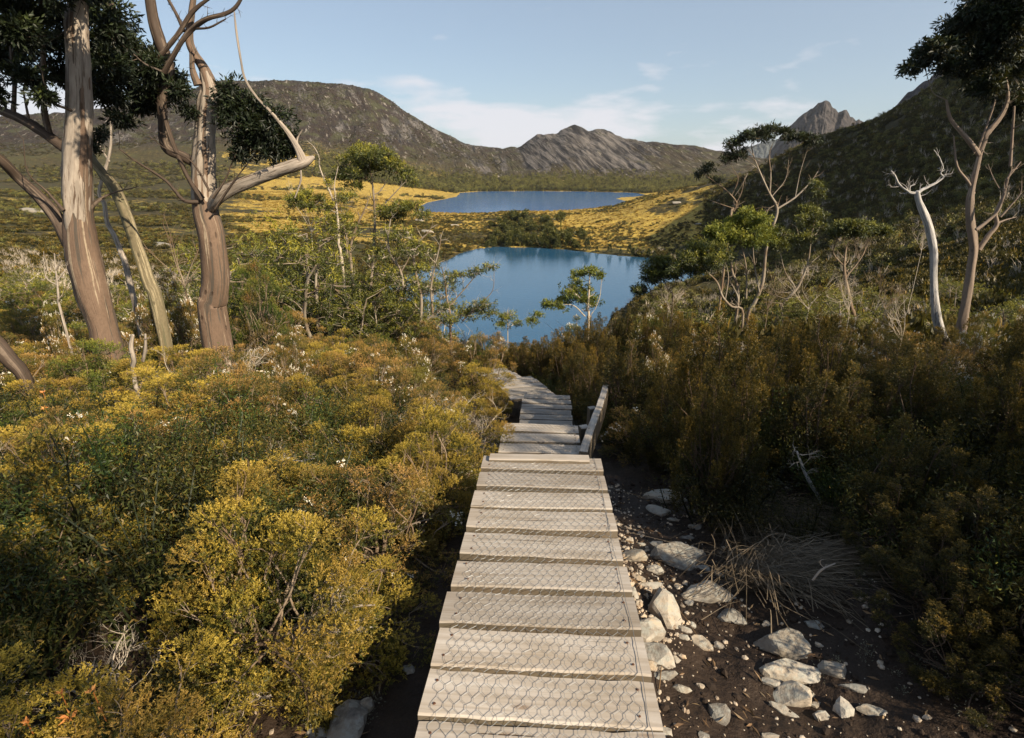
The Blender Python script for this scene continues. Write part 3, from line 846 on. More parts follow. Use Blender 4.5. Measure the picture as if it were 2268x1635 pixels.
walk = thing('boardwalk', (0, 0, 0), 'weathered grey timber boardwalk of cross planks under chicken wire, stepping down to the lake', 'boardwalk')
def Zof(w): return F * PW / w
def seg_planks(rows, depth, w=PW, nails=True, roll=0, idx0=0, skew=0.0, dscale=1.0):
    """rows: (u_left, u_right, v) of the far edge of each plank's top, nearest first"""
    cs = [PZ((a + b) / 2, v, Zof(b - a) * dscale) for a, b, v in rows]
    d = unit(cs[-1] - cs[0])
    fr = []
    for k, c in enumerate(cs):
        rr = np.random.default_rng(idx0 + k)
        o, f_ = add_plank(walk, c, d + rr.normal(0, .006, 3), w + rr.normal(0, .004), depth[k] if isinstance(depth, (list, tuple)) else depth, idx0 + k, roll + rr.normal(0, .003), skew + rr.normal(0, .004), nails=nails)
        fr.append(f_)
    return fr, cs, d
def e1(v): # the edges of the first flight
    w = 498 + (v - 1497) * .499; uc = 1194 + (v - 1497) * (-.0135)
    return (uc - w / 2, uc + w / 2, v)
V1 = [1736, 1609, 1494.6, 1399.5, 1316, 1246.5, 1184.5, 1132, 1090, 1049, 1012.5]
fr1, cs1, d1 = seg_planks([e1(v) for v in V1], .185, idx0=1)
# the first boards that stand behind the camera carry on the same flight
for k in range(1, 9):
    c = cs1[0] - d1 * .212 * k; c[2] = cs1[0][2] + .004 * k
    add_plank(walk, c, np.array([d1[0], d1[1], -.01]), PW, .178, 40 + k, nails=False)
c = PZ(1193, 1005, F * .64 / 219); o_, f_ = add_plank(walk, c, d1, .64, .10, 60, nails=False)
def straight(a, b, n, depth, idx0, w=PW):
    d = unit(b - a); out = []
    for k in range(n):
        rr = np.random.default_rng(idx0 + k)
        c = a + (b - a) * k / (n - 1)
        o, f_ = add_plank(walk, c, d + rr.normal(0, .008, 3), w + rr.normal(0, .006), depth, idx0 + k, rr.normal(0, .006), rr.normal(0, .008), nails=idx0 < 75)
        out.append(f_)
    return out
fr2 = straight(PZ(1196.5, 983.5, 5.26), PZ(1198, 939.5, 5.73), 3, .188, 70)
fr3 = straight(PZ(1209, 931, 8.0), PZ(1211, 874.5, 9.15), 6, .195, 80)
def turning(start, az, n, slope, pitch, depth, idx0, w=PW, bend=0.0):
    out = []; p = np.array(start, float)
    for k in range(n):
        y = np.array([-sin(az), cos(az), slope]); y = unit(y)
        o, f_ = add_plank(walk, p + y * depth, y, w, depth, idx0 + k, 0.004 * (-1) ** k, nails=False)
        out.append(f_); p = p + y * pitch; az += bend
    return out, p, az
p4 = np.array([.36, 8.80, -3.62])
fr4, pe, az4 = turning(p4, radians(12), 6, -.12, .25, .215, 100, .78, radians(1.0))
p5 = np.array([-.04, 10.36, -3.92])
fr5, pe5, az5 = turning(p5, radians(19), 5, -.13, .25, .205, 120, .68, radians(1.5))

# bearers under the planks
def beam(parent, a, b, w, h, name, mat, up=(0, 0, 1), seed=0):
    a = np.array(a, float); b = np.array(b, float); L = np.linalg.norm(b - a)
    mb = plank_mesh(L, w, h, 500 + seed)
    xd = unit(b - a); z = unit(np.array(up) - xd * (np.dot(up, xd))); y = np.cross(z, xd)
    c = (a + b) / 2 + y * w / 2
    o = link(name, mb.mesh(name, mat), parent)
    o.matrix_world = Matrix(((xd[0], y[0], z[0], c[0]), (xd[1], y[1], z[1], c[1]), (xd[2], y[2], z[2], c[2]), (0, 0, 0, 1)))
    return o
def bearers(fr, inset=.09):
    for s in (-1, 1):
        A = fr[0]; B = fr[-1]
        a = A[0] + A[1] * s * (A[4] / 2 - inset) - A[3] * .045 - A[2] * A[5]; b = B[0] + B[1] * s * (B[4] / 2 - inset) - B[3] * .045
        beam(walk, a, b, .07, .12, 'bearer', M['plank'], seed=int(s + 3))
for fr_ in (fr1, fr2, fr3, fr4, fr5): bearers(fr_)

# chicken wire: real hexagonal netting laid over each flight
def netting(fr, pitch=.0375, r=.00075, seed=0, x0=-.02, x1=.02, lift=.004, overhang=0.0):
    rg = np.random.default_rng(seed)
    # path coordinate s along the flight; the surface is the tops of the planks, sagging in the gaps
    S = []; Pn = []
    tot = 0; knots = []
    last = None
    for (fc, x, y, z, w, d) in fr:
        near = fc - y * d
        if last is not None: tot += np.linalg.norm(near - last)
        knots.append((tot, near, x, z, w)); tot += d; knots.append((tot, fc, x, z, w)); last = fc
    ks = np.array([k[0] for k in knots]); kp = np.array([k[1] for k in knots]); kx = np.array([k[2] for k in knots]); kz = np.array([k[3] for k in knots])
    kw = np.array([k[4] for k in knots])
    def surf(s, x):
        p = np.stack([np.interp(s, ks, kp[:, i]) for i in range(3)], -1)
        xx = np.stack([np.interp(s, ks, kx[:, i]) for i in range(3)], -1); zz = np.stack([np.interp(s, ks, kz[:, i]) for i in range(3)], -1)
        bulge = .0022 * (vnoise(s * 9, x * 7, seed + 3) + 1) + .0015 * (vnoise(s * 40, x * 40, seed) + 1)
        return p + xx * x[..., None] + zz * (lift + bulge)[..., None]
    w = kw.mean()
    rowp = pitch * .92
    ns = int(tot / rowp) + 1; nx = int((w + x1 - x0 - .05) / pitch)
    segs = []
    def node(i, j, k):      # zig-zag nodes
        pass
    vl = rowp * .42
    xs0 = -w / 2 + .03 + x0
    lines = []
    for i in range(ns):
        s = i * rowp
        off = .5 * pitch if i % 2 else 0
        X = xs0 + np.arange(nx) * pitch + off
        sl_ = s + .10 * pitch * vnoise(X * 11, np.full(nx, s * 7.0), seed + 1) + .05 * pitch * rg.normal(size=nx)
        Xl = X + .16 * pitch * vnoise(X * 9 + 4, np.full(nx, s * 6.0), seed + 2) + .05 * pitch * rg.normal(size=nx) + .22 * pitch * np.sin(s * 3.1 + seed)
        lines.append((sl_, Xl))
    A = []; B = []
    for i in range(ns):
        s, X = lines[i]
        up = (s + vl, X)
        A.append(np.stack([s, X], 1)); B.append(np.stack([up[0], up[1]], 1))      # twisted joint
        if i + 1 < ns:
            s2, X2 = lines[i + 1]
            if i % 2 == 0:
                A.append(np.stack([up[0], X], 1)); B.append(np.stack([s2, X2], 1))
                A.append(np.stack([up[0][1:], X[1:]], 1)); B.append(np.stack([s2[:-1], X2[:-1]], 1))
            else:
                A.append(np.stack([up[0], X], 1)); B.append(np.stack([s2, X2], 1))
                A.append(np.stack([up[0][:-1], X[:-1]], 1)); B.append(np.stack([s2[1:], X2[1:]], 1))
    A = np.vstack(A); B = np.vstack(B)
    # selvedge wire down the right side
    se = np.linspace(0, tot, ns * 2); xe = np.full(len(se), xs0 + (nx - .3) * pitch) + .006 * vnoise(se * 5, se * 0, seed)
    A = np.vstack([A, np.stack([se[:-1], xe[:-1]], 1)]); B = np.vstack([B, np.stack([se[1:], xe[1:]], 1)])
    thick = np.full(len(A), r); thick[-(len(se) - 1):] = r * 1.7
    Mi = (A + B) / 2
    Pa, Pb, Pm = surf(A[:, 0], A[:, 1]), surf(B[:, 0], B[:, 1]), surf(Mi[:, 0], Mi[:, 1])
    mb = MB()
    for P, Q in ((Pa, Pm), (Pm, Pb)):
        D = unit(Q - P); U = unit(np.cross(D, [0.0, 0.0, 1.0])); W = np.cross(U, D)
        ang = np.array([0, 2 * pi / 3, 4 * pi / 3]) + pi / 2
        ring = (np.cos(ang)[None, :, None] * U[:, None] + np.sin(ang)[None, :, None] * W[:, None]) * thick[:, None, None]
        V = np.concatenate([P[:, None] + ring, Q[:, None] + ring], 1)
        n = len(P); b = np.arange(n)[:, None] * 6
        f = np.concatenate([b + np.array([[q, (q + 1) % 3, 3 + (q + 1) % 3, 3 + q]]) for q in range(3)], 0)
        mb.add(V.reshape(-1, 3), f)
    o = link('wire_netting', mb.mesh('wire_netting', M['wire']), walk)
    return tag(o, kind='stuff')
netting(fr1[:], seed=3, x0=.02)
netting(fr2, seed=5, r=.0008)
netting(fr3, seed=8, r=.0009)
netting(fr4, seed=9, r=.0010, pitch=.04)
netting(fr5, seed=12, r=.0010, pitch=.04)

# stringers' posts where the walk stands high
rail = thing('edge_board', (0, 0, 0), 'upright weathered board on posts standing beside the boardwalk on its right', 'edge board')
ra = PZ(1292, 1000, 4.95); rb = PZ(1342, 853, 7.4)
def upright_board(parent, a, b, h, t, seed):
    xd = unit(b - a); z = np.array([0, 0, 1.0]); z = unit(z - xd * xd[2]); y = np.cross(z, xd)
    L = np.linalg.norm(b - a); nx = 14
    r = np.random.default_rng(seed); V = []
    for k in range(nx):
        x = -L / 2 + L * k / (nx - 1); c = .005 * sin(k * .5) + .002 * sin(k * 2.3)
        y0 = -t / 2 + c; y1 = t / 2 + c; zt = r.normal(0, .003)
        V += [(x, y0, -h), (x, y0, zt - .006), (x, y0 + .006, zt), (x, y1 - .006, zt), (x, y1, zt - .006), (x, y1, -h)]
    m = 6; f = [[k * m + q, (k + 1) * m + q, (k + 1) * m + (q + 1) % m, k * m + (q + 1) % m] for k in range(nx - 1) for q in range(m)]
    mb = MB(); mb.add(np.array(V), np.array(f))
    for e, o in ((0, 1), ((nx - 1) * m, -1)):
        q = np.array([[e, e + 1, e + 2], [e, e + 2, e + 3], [e, e + 3, e + 4], [e, e + 4, e + 5]]); mb.f3.append(q if o > 0 else q[:, ::-1])
    ob = link('board', mb.mesh('board', M['rail']), parent); c = (a + b) / 2
    ob.matrix_world = Matrix(((xd[0], y[0], z[0], c[0]), (xd[1], y[1], z[1], c[1]), (xd[2], y[2], z[2], c[2]), (0, 0, 0, 1)))
    return ob
upright_board(rail, ra, rb, .26, .075, 4)
def post(parent, p, w, h, seed):
    mb = MB(); b = .008
    r = np.random.default_rng(seed)
    pr = [(-w / 2, -w / 2), (w / 2, -w / 2), (w / 2, w / 2), (-w / 2, w / 2)]
    V = [(x, y, -h) for x, y in pr] + [(x, y, -b) for x, y in pr] + [(x * .82, y * .82, r.normal(0, .002)) for x, y in pr]
    f = [[q, (q + 1) % 4, 4 + (q + 1) % 4, 4 + q] for q in range(4)] + [[4 + q, 4 + (q + 1) % 4, 8 + (q + 1) % 4, 8 + q] for q in range(4)] + [[8, 9, 10, 11]]
    mb.add(np.array(V), np.array(f))
    o = link('post', mb.mesh('post', M['rail']), parent, p); o.rotation_euler = (0, 0, .25); return o
post(rail, PZ(1294, 944, 5.75), .09, .9, 1)
post(rail, PZ(1312, 902, 6.7), .09, .9, 2)

# legs under the stepped part
for k, (f_, s) in enumerate([(fr2[0], -1), (fr2[2], -1), (fr3[1], 1), (fr3[1], -1), (fr4[3], -1), (fr1[9], 1), (fr1[9], -1)]):
    p = f_[0] + f_[1] * s * (f_[4] / 2 - .04) - f_[3] * .05 - f_[2] * .09
    o = post(walk, p, .08, 1.0, 20 + k)
# ------------------------------------------------------------------ rocks beside the boards
def rock_mesh(seed, size, sub=3, facets=11, mat='rock', flat=.0, sharp=9.0):
    r = np.random.default_rng(seed)
    v, f = ICO[sub]
    n = unit(r.normal(size=(facets, 3))); h = r.uniform(.55, .95, facets)
    n = np.vstack([n, [[0, 0, -1]], [[r.normal(0, .2), r.normal(0, .2), 1]]]); n = unit(n); h = np.append(h, [.6, .62])
    d = v @ n.T
    q = np.where(d > 1e-3, h[None] / np.maximum(d, 1e-3), 1e3)
    R = np.minimum(q.min(1), 1.25)
    v2 = v * R[:, None]
    nz = fbm(v2[:, 0] * 2.4 + seed, v2[:, 1] * 2.4 + v2[:, 2] * 1.7, 4, seed) * .045 + fbm(v2[:, 0] * 7 + v2[:, 2] * 5, v2[:, 1] * 7 + seed, 3, seed + 3) * .025
    v2 = v2 * (1 + nz[:, None])
    mb = MB(); mb.add(v2 * np.asarray(size) / 1.55, f)
    return mb.mesh('rock', M[mat], smooth=False)
RZ = lambda x, y: ((1480 + x / 2.629) * .9072, (1180 + y / 2.629) * .9072)
# x, y, width, height in the picture, turn, material, label
ROCKS = [
 (380, 80, 185, 105, .2, 'rock', 'pale cracked boulder at the top of the stony strip, below the heath'),
 (482, 118, 62, 36, .6, 'rock', 'small pale stone touching the right side of the topmost boulder'),
 (340, 168, 112, 66, 1.0, 'rock', 'slabby stone just below the topmost pale boulder'),
 (583, 183, 42, 42, .1, 'rock', 'small white stone at the tip of the dry sedge blades'),
 (550, 277, 56, 46, .7, 'rock', 'bright stone under the ends of the upper sedge blades'),
 (598, 282, 40, 36, .3, 'rock_dark', 'small grey stone right of the bright one below the upper sedge'),
 (430, 236, 72, 36, .5, 'rock', 'flat stone half sunk in the mud above the big grey rock'),
 (525, 348, 82, 36, .2, 'rock_dark', 'low dark stone behind the big grey lichened rock'),
 (155, 367, 46, 46, .9, 'rock', 'round tan cobble leftmost of three by the gravel'),
 (227, 391, 46, 36, .1, 'rock', 'small oval cobble, middle of three by the gravel'),
 (320, 386, 82, 56, .4, 'rock', 'whitish cobble, rightmost of three by the gravel'),
 (492, 448, 262, 200, .35, 'rock_dark', 'big grey lichened rock with a square top beside the lower sedge clump'),
 (182, 458, 152, 96, .8, 'rock_dark', 'flat brown slab sunk in the gravel next to the boards'),
 (320, 552, 84, 82, .2, 'rock', 'white angular stone left of the big grey rock'),
 (630, 542, 96, 68, .4, 'rock_dark', 'mottled stone at the right foot of the big grey rock'),
 (212, 607, 54, 52, 1.2, 'rock', 'tan cobble close to the wire edge of the boards'),
 (725, 580, 50, 42, .3, 'rock', 'small tan stone above the twin-lobed pale boulder'),
 (468, 660, 52, 46, .8, 'rock', 'little white cobble alone on dark mud between boulders'),
 (690, 688, 255, 180, .15, 'rock', 'large twin-lobed pale boulder against the dry sedge'),
 (522, 722, 86, 62, .9, 'rock', 'brownish stone leaning on the left side of the twin-lobed boulder'),
 (262, 655, 150, 46, .2, 'rock', 'long flat tan stone above the elongated white boulder'),
 (345, 778, 150, 250, .3, 'rock', 'elongated white boulder lying lengthwise beside the boards'),
 (165, 698, 92, 92, .5, 'rock', 'worn tan stone against the plank ends'),
 (210, 762, 52, 36, .5, 'rock', 'small pale stone between the boards and the elongated boulder'),
 (815, 836, 160, 130, 2.4, 'rock_dark', 'speckled grey block right of the elongated white boulder'),
 (530, 770, 52, 38, .5, 'rock', 'small orange-tan stone below the twin-lobed boulder'),
 (245, 925, 180, 185, .5, 'rock', 'large tan boulder tucked under the plank ends'),
 (312, 1065, 182, 168, 1.4, 'rock', 'rounded tan boulder in front of the one under the planks'),
 (505, 936, 92, 52, 2.7, 'rock', 'elongated white stone, upper of a pair on the mud'),
 (505, 985, 72, 46, 2.8, 'rock', 'elongated tan stone, lower of a pair on the mud'),
 (553, 902, 42, 42, .3, 'rock', 'tiny pale stone above the pair on the mud'),
 (625, 1030, 118, 72, 2.9, 'rock', 'flat white stone in the middle of the dark mud'),
 (722, 1040, 54, 42, .5, 'rock', 'broken pale stone right of the flat white one'),
 (448, 1134, 54, 36, .2, 'rock', 'small pinkish stone on the mud near the rounded tan boulder'),
 (275, 1170, 86, 60, .4, 'rock', 'olive stone beneath the rounded tan boulder'),
 (350, 1172, 62, 42, .2, 'rock', 'small white cobble beneath the rounded tan boulder'),
 (370, 1228, 120, 74, .2, 'rock_dark', 'wet dark stone beside the lower planks'),
 (480, 1310, 88, 62, .5, 'rock', 'flat cream stone on the mud near the lower planks'),
 (600, 1300, 42, 42, .5, 'rock', 'little cream stone right of the flat cream one'),
 (1140, 1025, 335, 195, 2.65, 'rock_dark', 'long dark brown boulder at the right of the mud'),
 (1025, 900, 48, 38, .5, 'rock', 'small shaded stone above the long dark boulder'),
 (1340, 892, 92, 76, .5, 'rock_dark', 'grey stone in shade under the heath shrubs'),
 (1362, 1040, 56, 32, 2.6, 'rock', 'small bright stone right of the long dark boulder'),
 (1212, 1195, 290, 175, .2, 'rock', 'large cream boulder with a grey face and yellow lichen'),
 (1440, 1176, 130, 110, 2.5, 'rock_dark', 'grey block right of the large cream boulder'),
 (1065, 1272, 104, 62, 2.8, 'rock', 'white wedge of stone at the left foot of the large cream boulder'),
 (1182, 1352, 205, 150, 2.7, 'rock', 'large white boulder below the cream one'),
 (1120, 1450, 140, 60, .05, 'rock', 'brick-shaped cream stone under the large white boulder'),
 (1290, 1336, 72, 62, 2.4, 'rock', 'pale stone right of the large white boulder'),
 (1340, 1418, 78, 42, .1, 'rock_dark', 'flat olive stone near the bottom right stones'),
 (1370, 1490, 72, 92, 1.3, 'rock', 'upright mottled stone below the flat olive one'),
 (1510, 1430, 80, 135, 2.2, 'rock', 'leaning narrow pale stone at the bottom right'),
 (1592, 1310, 150, 60, 2.5, 'rock_dark', 'long split stone lying like a log in the shade'),
 (1695, 1450, 150, 86, 2.8, 'rock', 'jagged pale stone farthest right in the shade'),
 (722, 1485, 130, 118, .6, 'rock_dark', 'grey wedge of stone standing alone on the mud'),
 (385, 1602, 60, 62, .7, 'rock', 'pale cobble by the nearest plank'),
 (1040, 1620, 90, 50, .3, 'rock_dark', 'low grey stone at the bottom edge of the mud'),
 (615, 1622, 60, 50, .3, 'rock_dark', 'shaded stone at the bottom edge left of the mud'),
]
def place_rock(u, v, wpx, hpx, turn, mat, label, seed, rsub=3):
    g = hitground(u, v + hpx * .22)
    Zc = g[1] * CP - g[2] * SP
    w = wpx * Zc / F; h = hpx * Zc / F
    small = w < .09
    th = max(.55 * min(w, h), .03)
    me = rock_mesh(seed, (w * 1.02, h * .92, max(th, h * .78)), 2 if small else (4 if w > .22 else 3), 7 + seed % 5, mat)
    o = link('rock', me, None, (g[0], g[1] - .0, g[2] + th * .08)); r = np.random.default_rng(seed)
    o.rotation_euler = (r.normal(0, .12) + .15, r.normal(0, .12), -.25 * (turn - 1.5) if False else r.normal(0, .25))
    tag(o, label, 'rock', 'stones in the mud right of the boardwalk')
    return o
for k, (x, y, w, h, tn, mat, lab) in enumerate(ROCKS):
    u, v = RZ(x, y)
    o = place_rock(u, v, w / 2.629 * .9072, h / 2.629 * .9072, tn, mat, lab, 300 + k)
    if tn > 2: o.rotation_euler[2] = -.5
    if 'lengthwise' in lab: o.rotation_euler[2] = .3
    if 'leaning narrow' in lab: o.rotation_euler[2] = .6
place_rock(1338, 969, 19, 20, 1, 'rock', 'small pale stone right of the upright edge board', 390)['group'] = 'stones by the edge board'
for (u, v, w, h, lab) in [(770, 1590, 62, 95, 'standing grey stone in the gap left of the nearest planks'), (806, 1565, 28, 42, 'small tan stone right of the standing grey one, left of the planks'), (706, 1618, 36, 22, 'flat stone at the bottom edge left of the planks'), (905, 1480, 30, 22, 'small shaded stone beside the left ends of the planks')]:
    o = place_rock(u, v, w, h, 1, 'rock_dark' if 'grey' in lab or 'shaded' in lab else 'rock', lab, 400 + int(u)); o['group'] = 'stones left of the boardwalk'  # the shaded stone gets the darker rock, shade put into its colour

# gravel: thousands of pebbles, one object
gr = MB(); rg = np.random.default_rng(5); v1, f1 = ICO[1]
def pebbles(n, fn, smin, smax):
    for k in range(n):
        x, y = fn(); s = smin * (smax / smin) ** (rg.random() ** 2.2)
        z = float(H(x, y)) + s * .12
        vv = v1 * (1 + .25 * rg.normal(size=(len(v1), 1)) * .6) * np.array([s, s * rg.uniform(.6, 1), s * rg.uniform(.4, .7)]) * .5
        a = rg.uniform(0, 6.28); c, s_ = cos(a), sin(a)
        vv = np.stack([vv[:, 0] * c - vv[:, 1] * s_, vv[:, 0] * s_ + vv[:, 1] * c, vv[:, 2]], 1)
        gr.add(vv + [x, y, z], f1, rg.random())
pebbles(2400, lambda: (.42 + abs(rg.normal(0, .22)), rg.uniform(2.0, 4.6)), .008, .045)
pebbles(650, lambda: (.40 + abs(rg.normal(0, .10)), rg.uniform(.9, 2.6)), .006, .035)
pebbles(1700, lambda: (.4 + rg.random() ** 1.3 * 1.9, rg.uniform(.9, 4.5)), .006, .035)
pebbles(260, lambda: (-.5 - rg.random() * .8, rg.uniform(.8, 3.5)), .006, .03)
cd_ = MB(); gr_, gr = gr, cd_
pebbles(2200, lambda: (.42 + rg.random() ** 1.1 * 2.2, rg.uniform(.8, 4.8)), .008, .05)
pebbles(900, lambda: (-.5 - rg.random() * 1.0, rg.uniform(.8, 4.5)), .008, .05)
gr = gr_
M['clod'] = simple('peat_clods', (.035, .023, .016), .9, nscale=20)
tag(link('soil_clods', cd_.mesh('soil_clods', M['clod'])), kind='stuff')
tag(link('gravel', gr.mesh('gravel', M['pebble'])), kind='stuff')

# fallen leaves and sticks on the mud
lf = MB(); nL = 1100
x = .42 + rg.random(nL) ** 1.2 * 2.2; y = rg.uniform(.8, 4.6, nL)
x[:300] = -.5 - rg.random(300) * 1.1
P = np.stack([x, y, H(x, y) + .012], 1); D = rg.normal(size=(nL, 3)) * [1, 1, .12]
leaves(lf, P, D, rg.uniform(.02, .06, nL), rg.uniform(.006, .016, nL), rg, rg.random(nL), .2)
for k in range(70):
    xx = .5 + rg.random() * 2.0 if k > 20 else -.5 - rg.random() * .8; yy = rg.uniform(.9, 4.4); a = rg.uniform(0, 6.28); L = rg.uniform(.05, .22)
    p0 = np.array([xx, yy, float(H(xx, yy)) + .012]); p1 = p0 + [cos(a) * L, sin(a) * L, 0]; p1[2] = float(H(p1[0], p1[1])) + .015
    tube(lf, [p0, (p0 + p1) / 2 + [0, 0, .012], p1], [.003, .0025, .0012], 4, 2, .7)
M['litter'] = foliage_mat('leaf_litter', [(0, (.06, .035, .02)), (.6, (.20, .12, .06)), (1, (.34, .25, .15))], transl=.05)
tag(link('leaf_litter', lf.mesh('leaf_litter', M['litter'])), kind='stuff')
# ------------------------------------------------------------------ shrubs: a few built in full, then copied
def shrub(kind, seed, name='shrub', bloom=None):
    """unit shrub about 1.2 m across and 1 m high, root at the origin: returns the parent Empty with its parts"""
    r = np.random.default_rng(seed)
    fo = MB(); st = MB(); fl = MB()
    if kind == 'golden':   npf, pr, R, Hh, m, k, L, W = 44, .14, .58, .92, 140, 12, .0145, .0078
    elif kind == 'rusty':  npf, pr, R, Hh, m, k, L, W = 56, .12, .60, .95, 80, 11, .0175, .0080
    elif kind == 'heath':  npf, pr, R, Hh, m, k, L, W = 64, .10, .50, 1.1, 118, 10, .0155, .0085
    elif kind == 'green':  npf, pr, R, Hh, m, k, L, W = 50, .13, .60, .85, 62, 11, .0205, .0105
    # puff centres over a lumpy dome, never evenly spread
    C = []; tries = 0
    while len(C) < npf and tries < 6000:
        tries += 1
        az = r.uniform(0, 2 * pi); t = r.random() ** .8
        el = (1 - t) * pi / 2 - .12
        q = .62 + .38 * vnoise(cos(az) * 1.3 + seed * 3.1, sin(az) * 1.3 + t * 2, seed) + r.uniform(-.12, .12)
        q = np.clip(q + .25, .45, 1.12)
        if r.random() < .25: q *= r.uniform(.5, .85)
        p = np.array([cos(az) * cos(el) * R * q, sin(az) * cos(el) * R * q, .12 + Hh * q * max(.05, sin(el) * .9)])
        if all(np.linalg.norm(p - c) > pr * .85 for c in C): C.append(p)
    C = np.array(C)
    stem_base = []
    ns = 5
    for s in range(ns):
        a = s / ns * 2 * pi + r.uniform(-.4, .4)
        mid = np.array([cos(a) * .13, sin(a) * .13, .22 * Hh]) + r.normal(0, .03, 3)
        p = tube(st, [[cos(a) * .02, sin(a) * .02, -.12], mid * .5 + r.normal(0, .015, 3), mid, mid * [2, 2, 1.7] + r.normal(0, .04, 3)], [.020, .017, .014, .008], 6, 3, .3, .2, seed + s)
        stem_base.append(p)
    SB = np.vstack(stem_base)
    for c in C:
        out = unit(c - [0, 0, .15])
        cand = SB[SB[:, 2] < c[2] + .02]
        if not len(cand): cand = SB
        b = cand[np.argmin(np.linalg.norm(cand - c * .45, axis=1) + r.random(len(cand)) * .05)]
        mid1 = b + (c - b) * .4 + r.normal(0, .045, 3) - out * .02; mid2 = b + (c - b) * .75 + r.normal(0, .03, 3)
        tube(st, [b, mid1, mid2, c], [.0075, .006, .0045, .002], 5, 3, r.random())
        for q in range(5):
            d = unit(out + r.normal(0, .75, 3)); e = c + d * pr * r.uniform(.5, 1.15)
            tube(st, [mid2 + (c - mid2) * r.random(), (c + e) / 2 + r.normal(0, .012, 3), e], [.0032, .0022, .001], 3, 2, r.random())
        # sprigs
        size = pr * r.uniform(.75, 1.3)
        n = int(m * (size / pr) ** 2)
        if kind == 'heath':
            ax = unit(out * .38 + [0, 0, 1] + r.normal(0, .13, 3)); Lp = r.uniform(.20, .40); rp = r.uniform(.042, .072)
            tt = r.random(n) ** .8; a_ = r.uniform(0, 6.28, n); e1_ = unit(np.cross(ax, [.3, .9, .1])); e2_ = np.cross(ax, e1_)
            lump = 1 + .35 * vnoise(tt * 6 + seed, a_ * 1.2, int(seed))
            rr_ = rp * (1.05 - .75 * tt ** 2) * lump * r.random(n) ** .45
            rad_ = np.cos(a_)[:, None] * e1_ + np.sin(a_)[:, None] * e2_
            O = c - ax * Lp * .35 + ax * (tt * Lp)[:, None] + rad_ * rr_[:, None]
            D = unit(rad_ * .8 + ax * .75 + r.normal(0, .3, (n, 3)))
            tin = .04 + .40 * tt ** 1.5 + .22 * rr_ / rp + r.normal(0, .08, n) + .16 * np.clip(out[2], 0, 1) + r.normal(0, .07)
        else:
            D0 = unit(r.normal(size=(n, 3)) + out * .9 + [0, 0, .35])
            rad = size * (r.random(n) ** .35)
            O = c + D0 * rad[:, None] * [1, 1, .72]
            D = unit(D0 + r.normal(0, .35, (n, 3)) + [0, 0, .3])
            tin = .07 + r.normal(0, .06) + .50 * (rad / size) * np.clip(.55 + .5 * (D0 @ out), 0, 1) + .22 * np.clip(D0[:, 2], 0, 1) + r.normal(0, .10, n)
            if kind == 'rusty': tin += .12 * r.normal(size=n)
            if kind == 'green': tin -= .08
        sl = {'golden': .030, 'rusty': .045, 'heath': .034, 'green': .052}[kind]
        kk = np.arange(k) / k
        O2 = (O[:, None] + D[:, None] * (kk * sl)[None, :, None]).reshape(-1, 3)
        D2 = np.repeat(D, k, 0)
        spread = {'golden': .75, 'rusty': .95, 'heath': .75, 'green': 1.0}[kind]
        DD = unit(D2 + r.normal(size=D2.shape) * spread)
        T2 = np.clip(np.repeat(tin, k) + np.tile(kk, len(O)) * .22 - .05 + r.normal(0, .05, len(O) * k), 0, 1)
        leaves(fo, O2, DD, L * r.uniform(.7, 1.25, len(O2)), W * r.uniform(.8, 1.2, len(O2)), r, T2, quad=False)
        if kind in ('rusty', 'green') and r.random() < (bloom or (.22 if kind == 'rusty' else .14)) and out[2] > .1:
            nf = r.integers(4, 12)
            fc = c + unit(out + r.normal(0, .4, (nf, 3))) * size * r.uniform(.9, 1.12, (nf, 1)) + r.normal(0, .010, (nf, 3))
            for q in range(9):
                leaves(fl, fc + r.normal(0, .006, fc.shape), unit(out * .7 + r.normal(0, .8, fc.shape)), .012, .010, r, np.clip(r.normal(.85, .2, nf), 0, 1))
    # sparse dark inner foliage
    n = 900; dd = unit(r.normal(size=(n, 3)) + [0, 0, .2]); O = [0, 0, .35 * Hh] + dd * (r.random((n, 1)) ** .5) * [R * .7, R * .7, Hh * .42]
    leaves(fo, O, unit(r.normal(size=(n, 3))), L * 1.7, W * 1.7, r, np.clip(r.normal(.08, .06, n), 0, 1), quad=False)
    return fo, st, fl
KM = {'golden': 'golden', 'rusty': 'rusty', 'heath': 'heath', 'green': 'green'}
PROTO = {}
for ki, kind in enumerate(('golden', 'rusty', 'heath', 'green')):
    for s in range(3):
        fo, st, fl = shrub(kind, 1000 + ki * 20 + s)
        PROTO[kind, s] = (fo.mesh(kind + '_foliage', M[kind]), st.mesh(kind + '_stems', M['twig_dark' if kind == 'heath' else 'twig'], smooth=True), fl.mesh('blossom', M['flower']) if fl.v else None)
fo, st, fl = shrub('rusty', 1090, bloom=.85)
PROTO['rusty', 3] = (fo.mesh('rusty_foliage', M['rusty']), st.mesh('rusty_stems', M['twig'], smooth=True), fl.mesh('blossom', M['flower']))
